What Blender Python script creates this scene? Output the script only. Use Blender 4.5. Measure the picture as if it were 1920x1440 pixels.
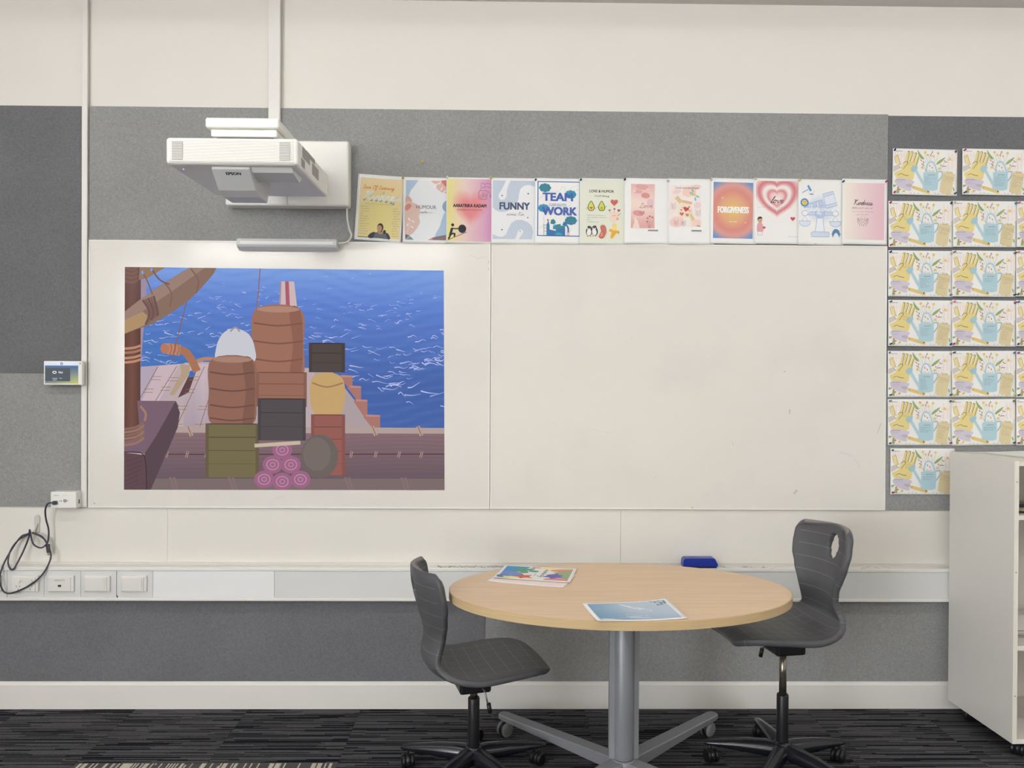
import bpy, bmesh, math, random
from mathutils import Vector, Matrix
from mathutils.geometry import tessellate_polygon

for o in list(bpy.data.objects):
    bpy.data.objects.remove(o, do_unlink=True)
scene = bpy.context.scene
COL = scene.collection

# ------------------------------------------------------------------ camera
cam_data = bpy.data.cameras.new('camera')
cam_data.sensor_fit = 'HORIZONTAL'
cam_data.sensor_width = 36.0
cam_data.lens = 1450.0 / 1920.0 * 36.0
cam_data.clip_start = 0.05
cam = bpy.data.objects.new('camera', cam_data)
COL.objects.link(cam)
r_, u_, f_ = (0.99988601, -0.01404619, 0.00553858), (-0.00545221, 0.00618033, 0.99996604), (0.01407995, 0.99988225, -0.00610304)
cam.matrix_world = Matrix(((r_[0], u_[0], -f_[0], 1.8492), (r_[1], u_[1], -f_[1], -3.50676),
                           (r_[2], u_[2], -f_[2], 1.49292), (0, 0, 0, 1)))
scene.camera = cam

# ------------------------------------------------------------------ world, lights, exposure
world = bpy.data.worlds.new('world')
scene.world = world
world.use_nodes = True
world.node_tree.nodes['Background'].inputs[0].default_value = (0.9, 0.95, 1.0, 1)
world.node_tree.nodes['Background'].inputs[1].default_value = 0.25
vs = scene.view_settings
vs.view_transform = 'Standard'
vs.look = 'None'
vs.exposure = 0.0
vs.gamma = 1.0
vs.use_curve_mapping = False

ROOM = dict(x0=-2.6, x1=6.6, y0=-8.6, y1=0.0, z1=3.2)
LIGHT_ROWS = [(-1.85, 17.5, 5), (-4.35, 18.0, 5), (-6.85, 46.0, 2)]     # distance from the display wall, diffuser brightness, fittings
LIGHT_XS = [-1.45, 0.45, 2.35, 4.25, 5.85]
LIGHT_COL = (252, 251, 248)
ADDED_WINDOW_LIGHT = ((246, 249, 255), 22.5)                                  # glow of the unseen window added behind the camera

# ------------------------------------------------------------------ helpers
def lin(c):
    out = []
    for v in c[:3]:
        v = v / 255.0
        out.append(v / 12.92 if v <= 0.04045 else ((v + 0.055) / 1.055) ** 2.4)
    return tuple(out)

def rgba(c):
    return lin(c) + (1.0,)

MATS = {}
def mat(name, col=(200, 200, 200), rough=0.5, metal=0.0, spec=0.5, coat=0.0, noise=None, bump=None, emit=None):
    """noise=(scale, amount, stretch) varies the colour; bump=(scale, strength)"""
    if name in MATS:
        return MATS[name]
    m = bpy.data.materials.new(name)
    m.use_nodes = True
    nt = m.node_tree
    b = nt.nodes['Principled BSDF']
    b.inputs['Base Color'].default_value = rgba(col)
    b.inputs['Roughness'].default_value = rough
    b.inputs['Metallic'].default_value = metal
    b.inputs['Specular IOR Level'].default_value = spec
    b.inputs['Coat Weight'].default_value = coat
    b.inputs['Coat Roughness'].default_value = 0.12
    tc = nt.nodes.new('ShaderNodeTexCoord')
    if noise:
        mp = nt.nodes.new('ShaderNodeMapping')
        st = noise[2] if len(noise) > 2 else (1, 1, 1)
        mp.inputs['Scale'].default_value = st
        nt.links.new(tc.outputs['Object'], mp.inputs['Vector'])
        n = nt.nodes.new('ShaderNodeTexNoise')
        n.inputs['Scale'].default_value = noise[0]
        n.inputs['Detail'].default_value = 4
        nt.links.new(mp.outputs['Vector'], n.inputs['Vector'])
        ramp = nt.nodes.new('ShaderNodeValToRGB')
        a = noise[1]
        ramp.color_ramp.elements[0].position = 0.32
        ramp.color_ramp.elements[1].position = 0.68
        l = lin(col)
        ramp.color_ramp.elements[0].color = tuple(v * (1 - a) for v in l) + (1,)
        ramp.color_ramp.elements[1].color = tuple(min(1, v * (1 + a)) for v in l) + (1,)
        nt.links.new(n.outputs['Fac'], ramp.inputs['Fac'])
        nt.links.new(ramp.outputs['Color'], b.inputs['Base Color'])
    if bump:
        n2 = nt.nodes.new('ShaderNodeTexNoise')
        n2.inputs['Scale'].default_value = bump[0]
        n2.inputs['Detail'].default_value = 3
        nt.links.new(tc.outputs['Object'], n2.inputs['Vector'])
        bp = nt.nodes.new('ShaderNodeBump')
        bp.inputs['Strength'].default_value = bump[1]
        bp.inputs['Distance'].default_value = 0.002
        nt.links.new(n2.outputs['Fac'], bp.inputs['Height'])
        nt.links.new(bp.outputs['Normal'], b.inputs['Normal'])
    if emit:
        b.inputs['Emission Color'].default_value = rgba(emit[0])
        b.inputs['Emission Strength'].default_value = emit[1]
    MATS[name] = m
    return m

def felt(name, col):
    if name in MATS:
        return MATS[name]
    m = mat(name, col, rough=0.95, spec=0.1)
    nt = m.node_tree
    b = nt.nodes['Principled BSDF']
    tc = nt.nodes.new('ShaderNodeTexCoord')
    l = lin(col)
    def ramp(inp, lo, hi, p0, p1):
        r = nt.nodes.new('ShaderNodeValToRGB')
        r.color_ramp.elements[0].position = p0
        r.color_ramp.elements[1].position = p1
        r.color_ramp.elements[0].color = (lo, lo, lo, 1)
        r.color_ramp.elements[1].color = (hi, hi, hi, 1)
        nt.links.new(inp, r.inputs['Fac'])
        return r.outputs['Color']
    n1 = nt.nodes.new('ShaderNodeTexNoise'); n1.inputs['Scale'].default_value = 140; n1.inputs['Detail'].default_value = 5
    n1.inputs['Distortion'].default_value = 1.2
    n2 = nt.nodes.new('ShaderNodeTexNoise'); n2.inputs['Scale'].default_value = 3.0; n2.inputs['Detail'].default_value = 3
    for n in (n1, n2):
        nt.links.new(tc.outputs['Object'], n.inputs['Vector'])
    a = ramp(n1.outputs['Fac'], 0.86, 1.12, 0.36, 0.66)
    c = ramp(n2.outputs['Fac'], 0.95, 1.05, 0.3, 0.7)
    mul = nt.nodes.new('ShaderNodeMix'); mul.data_type = 'RGBA'; mul.blend_type = 'MULTIPLY'; mul.inputs[0].default_value = 1
    nt.links.new(a, mul.inputs[6]); nt.links.new(c, mul.inputs[7])
    mul2 = nt.nodes.new('ShaderNodeMix'); mul2.data_type = 'RGBA'; mul2.blend_type = 'MULTIPLY'; mul2.inputs[0].default_value = 1
    nt.links.new(mul.outputs[2], mul2.inputs[6]); mul2.inputs[7].default_value = l + (1,)
    nt.links.new(mul2.outputs[2], b.inputs['Base Color'])
    bp = nt.nodes.new('ShaderNodeBump'); bp.inputs['Strength'].default_value = 0.35; bp.inputs['Distance'].default_value = 0.002
    nt.links.new(n1.outputs['Fac'], bp.inputs['Height']); nt.links.new(bp.outputs['Normal'], b.inputs['Normal'])
    return m

class MB:
    """collects shapes for ONE mesh object"""
    def __init__(s):
        s.v, s.f, s.sm = [], [], []
    def add(s, verts, faces, smooth=False):
        o = len(s.v)
        s.v += [tuple(p) for p in verts]
        s.f += [tuple(i + o for i in f) for f in faces]
        s.sm += [smooth] * len(faces)
        return s
    def box(s, a, b, bev=0.0, seg=2):
        x0, x1 = sorted((a[0], b[0])); y0, y1 = sorted((a[1], b[1])); z0, z1 = sorted((a[2], b[2]))
        if bev <= 0:
            v = [(x, y, z) for x in (x0, x1) for y in (y0, y1) for z in (z0, z1)]
            f = [(0, 1, 3, 2), (4, 6, 7, 5), (0, 4, 5, 1), (2, 3, 7, 6), (0, 2, 6, 4), (1, 5, 7, 3)]
            return s.add(v, f)
        bm = bmesh.new()
        bmesh.ops.create_cube(bm, size=1.0)
        for vv in bm.verts:
            vv.co = Vector(((x0 + x1) / 2 + vv.co.x * (x1 - x0), (y0 + y1) / 2 + vv.co.y * (y1 - y0), (z0 + z1) / 2 + vv.co.z * (z1 - z0)))
        bmesh.ops.bevel(bm, geom=list(bm.edges), offset=bev, segments=seg, profile=0.5, affect='EDGES')
        s.bm(bm, smooth=False)
        return s
    def bm(s, bm, smooth=False):
        bm.verts.index_update()
        s.add([v.co[:] for v in bm.verts], [[v.index for v in f.verts] for f in bm.faces], smooth)
        bm.free()
        return s
    def prism(s, poly, axis, a, b, smooth=False):
        """poly: 2D points in the plane normal to axis ('x': (y,z), 'y': (x,z), 'z': (x,y))"""
        def P(p, t):
            return {'x': (t, p[0], p[1]), 'y': (p[0], t, p[1]), 'z': (p[0], p[1], t)}[axis]
        n = len(poly)
        v = [P(p, a) for p in poly] + [P(p, b) for p in poly]
        side = [(i, (i + 1) % n, (i + 1) % n + n, i + n) for i in range(n)]
        tris = tessellate_polygon([[Vector((p[0], p[1], 0)) for p in poly]])
        caps = [tuple(t) for t in tris] + [tuple(i + n for i in reversed(t)) for t in tris]
        o = len(s.v)
        s.add(v, side, smooth)
        s.f += [tuple(i + o for i in c) for c in caps]
        s.sm += [False] * len(caps)
        return s
    def cyl(s, c, r, h, axis='z', seg=24, r2=None, smooth=True):
        r2 = r if r2 is None else r2
        v, f = [], []
        for k, (t, rr) in enumerate(((0, r), (h, r2))):
            for i in range(seg):
                a = 2 * math.pi * i / seg
                p = (rr * math.cos(a), rr * math.sin(a), t)
                if axis == 'x': p = (p[2], p[0], p[1])
                if axis == 'y': p = (p[0], p[2], p[1])
                v.append((c[0] + p[0], c[1] + p[1], c[2] + p[2]))
        f = [(i, (i + 1) % seg, (i + 1) % seg + seg, i + seg) for i in range(seg)]
        s.add(v, f, smooth)
        o = len(s.v) - 2 * seg
        s.f += [tuple(o + i for i in range(seg)), tuple(o + seg + i for i in range(seg))]
        s.sm += [False, False]
        return s
    def lathe(s, prof, c=(0, 0, 0), axis='z', seg=24, smooth=True):
        """prof: (radius, t) list along the axis"""
        v = []
        for (r, t) in prof:
            for i in range(seg):
                a = 2 * math.pi * i / seg
                p = (r * math.cos(a), r * math.sin(a), t)
                if axis == 'x': p = (p[2], p[0], p[1])
                if axis == 'y': p = (p[0], p[2], p[1])
                v.append((c[0] + p[0], c[1] + p[1], c[2] + p[2]))
        f = []
        for k in range(len(prof) - 1):
            for i in range(seg):
                j = (i + 1) % seg
                f.append((k * seg + i, k * seg + j, (k + 1) * seg + j, (k + 1) * seg + i))
        s.add(v, f, smooth)
        o = len(s.v) - len(v)
        s.f += [tuple(o + i for i in range(seg)), tuple(o + (len(prof) - 1) * seg + i for i in range(seg))]
        s.sm += [False, False]
        return s
    def tube(s, pts, r, seg=8, rf=None):
        pts = [Vector(p) for p in pts]
        n = len(pts)
        ref = Vector((0, 0, 1))
        v = []
        prevx = None
        for i, p in enumerate(pts):
            t = (pts[min(i + 1, n - 1)] - pts[max(i - 1, 0)]).normalized()
            x = (prevx - t * prevx.dot(t)) if prevx is not None else (t.cross(ref) if abs(t.dot(ref)) < 0.95 else t.cross(Vector((1, 0, 0))))
            x.normalize(); prevx = x
            y = t.cross(x)
            rr = rf(i / (n - 1)) if rf else r
            for k in range(seg):
                a = 2 * math.pi * k / seg
                v.append(p + x * (rr * math.cos(a)) + y * (rr * math.sin(a)))
        f = []
        for i in range(n - 1):
            for k in range(seg):
                j = (k + 1) % seg
                f.append((i * seg + k, i * seg + j, (i + 1) * seg + j, (i + 1) * seg + k))
        s.add(v, f, True)
        o = len(s.v) - len(v)
        s.f += [tuple(o + i for i in range(seg)), tuple(o + (n - 1) * seg + i for i in range(seg))]
        s.sm += [False, False]
        return s
    def mesh(s, name):
        me = bpy.data.meshes.new(name)
        me.from_pydata(s.v, [], s.f)
        bm = bmesh.new(); bm.from_mesh(me)
        bmesh.ops.recalc_face_normals(bm, faces=bm.faces)
        bm.to_mesh(me); bm.free()
        me.polygons.foreach_set('use_smooth', s.sm)
        me.update()
        return me
    def build(s, name, material, parent=None, loc=None):
        me = s.mesh(name)
        me.materials.append(material)
        return link(name, me, parent, loc)

def link(name, me, parent=None, loc=None):
    o = bpy.data.objects.new(name, me)
    COL.objects.link(o)
    if parent: o.parent = parent
    if loc: o.location = loc
    return o

def tag(o, label=None, cat=None, group=None, kind=None):
    if label: o['label'] = label
    if cat: o['category'] = cat
    if group: o['group'] = group
    if kind: o['kind'] = kind
    return o

def thing(name, label, cat, loc=(0, 0, 0), rz=0.0, group=None):
    o = bpy.data.objects.new(name, None)
    o.empty_display_size = 0.05
    COL.objects.link(o)
    o.location = loc
    o.rotation_euler = (0, 0, rz)
    return tag(o, label, cat, group)

def catmull(pts, n=6, closed=False):
    P = [Vector((p[0], p[1], p[2] if len(p) > 2 else 0)) for p in pts]
    m = len(P)
    if m < 3: return [p[:] for p in P]
    out = []
    rng = range(m) if closed else range(m - 1)
    for i in rng:
        if closed:
            a, b, c, d = P[i - 1], P[i], P[(i + 1) % m], P[(i + 2) % m]
        else:
            a, b, c, d = P[max(i - 1, 0)], P[i], P[i + 1], P[min(i + 2, m - 1)]
        for k in range(n):
            t = k / n
            out.append((0.5 * ((2 * b) + (c - a) * t + (2 * a - 5 * b + 4 * c - d) * t * t + (3 * b - a - 3 * c + d) * t ** 3))[:])
    if not closed: out.append(P[-1][:])
    return out

# ------------------------------------------------------------------ flat print
def ink_material(name, emission=False):
    m = bpy.data.materials.new(name)
    m.use_nodes = True
    nt = m.node_tree
    at = nt.nodes.new('ShaderNodeAttribute'); at.attribute_name = 'ink'
    b = nt.nodes['Principled BSDF']
    b.inputs['Roughness'].default_value = 0.6
    b.inputs['Specular IOR Level'].default_value = 0.25
    if emission:
        b.inputs['Base Color'].default_value = (0, 0, 0, 1)
        b.inputs['Specular IOR Level'].default_value = 0.0
        nt.links.new(at.outputs['Color'], b.inputs['Emission Color'])
        b.inputs['Emission Strength'].default_value = 1.0
    else:
        nt.links.new(at.outputs['Color'], b.inputs['Base Color'])
    return m
INK = ink_material('printed_ink')
GLOW = ink_material('projected_light', True)

_txt = {}
def text_mesh(s, bold=0.0):
    key = (s, bold)
    if key not in _txt:
        cu = bpy.data.curves.new('t', 'FONT')
        cu.body = s; cu.size = 1.0; cu.offset = bold; cu.resolution_u = 3
        ob = bpy.data.objects.new('t', cu)
        me = ob.to_mesh()
        v = [(p.co.x, p.co.y) for p in me.vertices]
        f = [tuple(q.vertices) for q in me.polygons]
        ob.to_mesh_clear()
        bpy.data.objects.remove(ob); bpy.data.curves.remove(cu)
        _txt[key] = (v, f)
    return _txt[key]

CURSIVE = {   # pen paths, x-height 1, ascender 2, descender -1 ; last number is the advance
 'a': ([(0, .1), (.45, .85), (.75, .95), (.35, 1), (.1, .5), (.3, .02), (.6, .3), (.8, .95), (.78, .2), (.9, .02), (1.1, .15)], 1.0),
 'c': ([(0, .1), (.3, .8), (.7, .95), (.35, .95), (.12, .45), (.35, .0), (.8, .2)], .75),
 'd': ([(0, .1), (.5, .9), (.7, .9), (.3, 1), (.08, .5), (.3, .02), (.6, .3), (.95, 2.0), (.75, .3), (.88, .02), (1.1, .15)], 1.0),
 'e': ([(0, .1), (.4, .4), (.62, .8), (.4, 1), (.15, .6), (.25, .1), (.5, .0), (.85, .25)], .8),
 'f': ([(0, .1), (.4, .8), (.7, 1.8), (.5, 2.0), (.35, 1.2), (.15, -.7), (.3, -1), (.42, -.4), (.45, .2), (.8, .3)], .75),
 'g': ([(0, .1), (.45, .85), (.7, .95), (.35, 1), (.1, .5), (.3, .05), (.6, .3), (.8, .95), (.6, -.6), (.25, -1), (.15, -.6), (.6, -.1), (1.1, .2)], 1.0),
 'h': ([(0, .1), (.35, 1.2), (.5, 1.95), (.3, 1.9), (.2, .1), (.3, .7), (.6, 1), (.7, .6), (.7, .1), (.95, .15)], .9),
 'i': ([(0, .1), (.25, .95), (.22, .2), (.32, .0), (.55, .15)], .5),
 'k': ([(0, .1), (.35, 1.2), (.5, 1.95), (.3, 1.9), (.2, .1), (.3, .6), (.65, .95), (.35, .55), (.6, .1), (.9, .15)], .85),
 'l': ([(0, .1), (.35, 1.1), (.5, 1.9), (.3, 2.0), (.18, .6), (.28, .02), (.55, .2)], .5),
 'm': ([(0, .1), (.2, .95), (.2, .05), (.3, .7), (.5, 1), (.6, .6), (.6, .05), (.7, .7), (.9, 1), (1.0, .6), (1.0, .1), (1.25, .15)], 1.2),
 'n': ([(0, .1), (.2, .95), (.2, .05), (.35, .75), (.6, 1), (.7, .6), (.7, .1), (.95, .15)], .9),
 'o': ([(0, .1), (.3, .8), (.5, 1), (.2, .8), (.12, .3), (.4, .0), (.7, .4), (.55, .98), (.55, .8), (.95, .75)], .85),
 'p': ([(0, .1), (.25, .95), (.1, -.9), (.3, .6), (.6, 1), (.75, .5), (.5, .05), (.35, .2), (.95, .15)], .9),
 'r': ([(0, .1), (.25, 1.1), (.35, .9), (.6, .9), (.5, .3), (.6, .02), (.8, .15)], .75),
 's': ([(0, .1), (.4, 1.05), (.35, .8), (.6, .3), (.35, .0), (.15, .12), (.5, .1), (.8, .2)], .7),
 't': ([(0, .1), (.4, 1.7), (.3, .3), (.4, .02), (.7, .2)], .6),
 'u': ([(0, .1), (.2, .95), (.2, .3), (.4, .0), (.65, .4), (.75, .95), (.75, .2), (1.0, .12)], .95),
 'v': ([(0, .1), (.15, .95), (.35, .05), (.45, .0), (.75, .9), (.9, .85)], .8),
 'y': ([(0, .1), (.2, .95), (.25, .3), (.45, .2), (.75, .95), (.5, -.7), (.2, -1), (.2, -.6), (.9, .2)], .9),
 'J': ([(.1, 1.5), (.3, 1.95), (1.0, 2.0), (.8, .2), (.5, -.5), (.1, -.4), (.5, .0), (1.1, .2)], 1.1),
 'K': ([(.1, 1.6), (.4, 2.0), (.5, 1.6), (.2, .0), (.35, .8), (.9, 1.7), (1.3, 2.0), (.9, 1.5), (.5, 1.0), (.8, .6), (1.1, .05), (1.5, .2)], 1.45),
 'L': ([(.2, 1.3), (.6, 2.0), (.8, 1.7), (.45, .6), (.1, .05), (.3, .15), (.7, .0), (1.2, .25)], 1.1),
 'O': ([(.6, 1.95), (.15, 1.2), (.3, .1), (.8, .1), (1.1, 1.0), (.8, 1.9), (.5, 1.7), (.9, 1.5), (1.3, 1.7)], 1.3),
 'A': ([(.0, .0), (.4, .8), (.9, 2.0), (.95, .9), (1.0, .0), (.6, .8), (.3, .7), (.9, .75), (1.2, .2)], 1.1),
}

def ink(c):
    """printed colour on paper: a little paler than pure pigment"""
    c = [c[i] * .92 + (240, 238, 234)[i] * .08 for i in range(3)]
    return tuple(min(.92, v * 1.03) for v in lin(c))

class Canvas:
    """flat print in sheet units; x right, y down"""
    STEP = 0.00003
    def __init__(s, raw=False):
        s.v, s.f, s.c = [], [], []
        s.n = 0
        s.raw = raw
    def _add(s, pts, faces, cols, lift=True):
        if lift: s.n += 1
        o = len(s.v)
        s.v += [(p[0], p[1], s.n) for p in pts]
        s.f += [tuple(i + o for i in f) for f in faces]
        if isinstance(cols, tuple): cols = [cols] * len(pts)
        s.c += [lin(c) for c in cols] if s.raw else [ink(c) for c in cols]
    def poly(s, pts, col, lift=True):
        t = tessellate_polygon([[Vector((p[0], p[1], 0)) for p in pts]])
        s._add(pts, t, col, lift)
    def blob(s, pts, col, n=5, lift=True):
        s.poly([p[:2] for p in catmull(pts, n, True)], col, lift)
    def rect(s, x0, y0, x1, y1, col, lift=True):
        s._add([(x0, y0), (x1, y0), (x1, y1), (x0, y1)], [(0, 1, 2, 3)], col, lift)
    def ell(s, cx, cy, rx, ry=None, col=(0, 0, 0), rot=0.0, n=20, lift=True):
        ry = rx if ry is None else ry
        ca, sa = math.cos(rot), math.sin(rot)
        p = []
        for i in range(n):
            a = 2 * math.pi * i / n
            x, y = rx * math.cos(a), ry * math.sin(a)
            p.append((cx + x * ca - y * sa, cy + x * sa + y * ca))
        s._add(p, [tuple(range(n))], col, lift)
    def ring(s, cx, cy, rx, ry, w, col, n=28):
        s.stroke([(cx + rx * math.cos(2 * math.pi * i / n), cy + ry * math.sin(2 * math.pi * i / n)) for i in range(n + 1)], w, col, sm=0)
    def stroke(s, pts, w, col, sm=4, w2=None, lift=True):
        pts = [p[:2] for p in catmull(pts, sm)] if sm and len(pts) > 2 else [tuple(p[:2]) for p in pts]
        w2 = w if w2 is None else w2
        L, m = [], len(pts)
        for i, p in enumerate(pts):
            a, b = pts[max(i - 1, 0)], pts[min(i + 1, m - 1)]
            dx, dy = b[0] - a[0], b[1] - a[1]
            d = math.hypot(dx, dy) or 1
            ww = (w + (w2 - w) * i / max(1, m - 1)) / 2
            L.append((p[0] - dy / d * ww, p[1] + dx / d * ww))
            L.append((p[0] + dy / d * ww, p[1] - dx / d * ww))
        s._add(L, [(2 * i, 2 * i + 1, 2 * i + 3, 2 * i + 2) for i in range(m - 1)], col, lift)
    def grid(s, x0, y0, x1, y1, nx, ny, fn, warp=None):
        pts, cols, faces = [], [], []
        for j in range(ny + 1):
            for i in range(nx + 1):
                u, v = i / nx, j / ny
                pts.append((x0 + (x1 - x0) * u, y0 + (y1 - y0) * v))
                cols.append(fn(u, v))
        for j in range(ny):
            for i in range(nx):
                a = j * (nx + 1) + i
                faces.append((a, a + 1, a + nx + 2, a + nx + 1))
        s._add(pts, faces, cols)
    def text(s, t, x, y, h, col, bold=0.0, xs=1.0, shear=0.0, align='c', width=None, rot=0.0, fat=0.0):
        """h: cap height; y: baseline"""
        v, f = text_mesh(t, bold)
        if not v: return
        k = h / 0.69
        x0 = min(p[0] for p in v); x1 = max(p[0] for p in v)
        if width: xs = width / ((x1 - x0) * k)
        off = {'c': (x0 + x1) / 2, 'l': x0, 'r': x1}[align]
        ca, sa = math.cos(rot), math.sin(rot)
        s.n += 1
        for (dx, dy) in ([(0, 0)] if not fat else [(q * fat * h, r * fat * h) for q in (-1, -.33, .33, 1) for r in (-.6, .6)]):
            P = []
            for p in v:
                a, b = (p[0] - off + shear * p[1]) * k * xs + dx, -p[1] * k + dy
                P.append((x + a * ca - b * sa, y + a * sa + b * ca))
            s._add(P, f, col, bool(fat))
    def script(s, t, x, y, xh, col, w=None, xs=1.0, slant=0.25, width=None, rot=0.0, grad=None):
        """joined handwriting; xh: x-height; y: baseline; x: left"""
        w = w or xh * 0.16
        paths, cur, ax = [], [], 0.0
        for ch in t:
            if ch == ' ':
                if cur: paths.append(cur); cur = []
                ax += 0.7; continue
            pts, adv = CURSIVE.get(ch, CURSIVE['n'])
            if ch.isupper() and cur: paths.append(cur); cur = []
            cur += [(ax + p[0] + p[1] * slant, p[1]) for p in pts[(1 if cur else 0):]]
            ax += adv
        if cur: paths.append(cur)
        k = xh * xs
        if width: k = width / ax
        ca, sa = math.cos(rot), math.sin(rot)
        s.n += 1
        for p in paths:
            q = []
            for (a, b) in p:
                a, b = a * k, -b * xh
                q.append((x + a * ca - b * sa, y + a * sa + b * ca))
            s.stroke(q, w, col, sm=3, lift=False)
    def scrib(s, x, y, w, h, col, rnd, lw=None, rot=0.0):
        """a line of writing too small to read"""
        lw = lw or h * 0.28
        ca, sa = math.cos(rot), math.sin(rot)
        s.n += 1
        a = 0.0
        while a < w:
            wl = min(w - a, h * rnd.uniform(1.6, 4.5))
            if wl < h * 0.5: break
            n = max(3, int(wl / (h * 0.4)))
            q = []
            for i in range(n + 1):
                px, py = a + wl * i / n, (-h * rnd.uniform(0.45, 1.0) if i % 2 else -h * rnd.uniform(0, 0.25))
                q.append((x + px * ca - py * sa, y + px * sa + py * ca))
            s.stroke(q, lw, col, sm=0, lift=False)
            a += wl + h * 0.7
    def heart(s, cx, cy, r, col, rot=0.0, lift=True):
        ca, sa = math.cos(rot), math.sin(rot)
        p = []
        for i in range(28):
            t = 2 * math.pi * i / 28
            x = 16 * math.sin(t) ** 3 / 16
            y = -(13 * math.cos(t) - 5 * math.cos(2 * t) - 2 * math.cos(3 * t) - math.cos(4 * t)) / 16
            p.append((cx + r * (x * ca - y * sa), cy + r * (x * sa + y * ca)))
        s.poly(p, col, lift)
    def split(s, m):
        """cuts long triangles so that the print follows curled paper"""
        out, todo = [], []
        for f in s.f:
            todo += [(f[0], f[i], f[i + 1]) for i in range(1, len(f) - 1)]
        mid = {}
        while todo:
            t = todo.pop()
            L = [math.hypot(s.v[t[i]][0] - s.v[t[(i + 1) % 3]][0], s.v[t[i]][1] - s.v[t[(i + 1) % 3]][1]) for i in range(3)]
            k = L.index(max(L))
            if L[k] <= m: out.append(t); continue
            a, b, c = t[k], t[(k + 1) % 3], t[(k + 2) % 3]
            key = (min(a, b), max(a, b))
            if key not in mid:
                mid[key] = len(s.v)
                s.v.append(((s.v[a][0] + s.v[b][0]) / 2, (s.v[a][1] + s.v[b][1]) / 2, s.v[a][2]))
                s.c.append(tuple((s.c[a][i] + s.c[b][i]) / 2 for i in range(3)))
            q = mid[key]
            todo += [(a, q, c), (q, b, c)]
        s.f = out
    def mesh(s, name, fn, maxlen=None):
        """fn(x, y) -> local (X, Y, Z) on the sheet and its outward normal"""
        if maxlen: s.split(maxlen)
        V = []
        for (x, y, n) in s.v:
            p, nn = fn(x, y)
            d = 0.0002 + n * s.STEP
            V.append((p[0] + nn[0] * d, p[1] + nn[1] * d, p[2] + nn[2] * d))
        me = bpy.data.meshes.new(name)
        me.from_pydata(V, [], s.f)
        a = me.color_attributes.new('ink', 'FLOAT_COLOR', 'POINT')
        flat = []
        for c in s.c: flat += [c[0], c[1], c[2], 1.0]
        a.data.foreach_set('color', flat)
        # all faces look outward
        me.update()
        bm = bmesh.new(); bm.from_mesh(me)
        for f in bm.faces:
            c = f.calc_center_median()
            f.normal_update()
        nref = Vector(fn(*s.v[0][:2])[1])
        flip = [f for f in bm.faces if f.normal.dot(nref) < 0]
        if flip: bmesh.ops.reverse_faces(bm, faces=flip)
        bm.to_mesh(me); bm.free()
        return me

def mix(a, b, t):
    t = max(0.0, min(1.0, t))
    return tuple(a[i] + (b[i] - a[i]) * t for i in range(3))

def heart_t(x, y):
    """0 at the centre, 1 on the outline of a heart (y down)"""
    best = 0
    lo, hi = 0.02, 4.0
    for _ in range(16):
        m = (lo + hi) / 2
        X, Y = x / m, -y / m
        v = (X * X + Y * Y - 1) ** 3 - X * X * Y ** 3
        if v > 0: lo = m
        else: hi = m
    return hi

# ================================================================== ROOM
R = ROOM
WALL = mat('wall_paint', (229, 225, 217), rough=0.7, spec=0.3, noise=(1.2, 0.012))
WHITE_TRIM = mat('white_gloss_paint', (231, 228, 222), rough=0.4, spec=0.4)
CEIL = mat('ceiling_paint', (220, 217, 213), rough=0.9, spec=0.1)

def structure(name, a, b, m):
    return tag(MB().box(a, b).build(name, m), kind='structure')

structure('wall_back', (R['x0'] - .1, 0, -.05), (R['x1'] + .1, .1, R['z1'] + .1), WALL)
structure('wall_left', (R['x0'] - .1, R['y0'], -.05), (R['x0'], 0, R['z1'] + .1), WALL)
structure('wall_right', (R['x1'], R['y0'], -.05), (R['x1'] + .1, 0, R['z1'] + .1), WALL)
structure('wall_front', (R['x0'] - .1, R['y0'] - .1, -.05), (R['x1'] + .1, R['y0'], R['z1'] + .1), WALL)
structure('ceiling', (R['x0'], R['y0'], R['z1']), (R['x1'], 0, R['z1'] + .1), CEIL)

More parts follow.
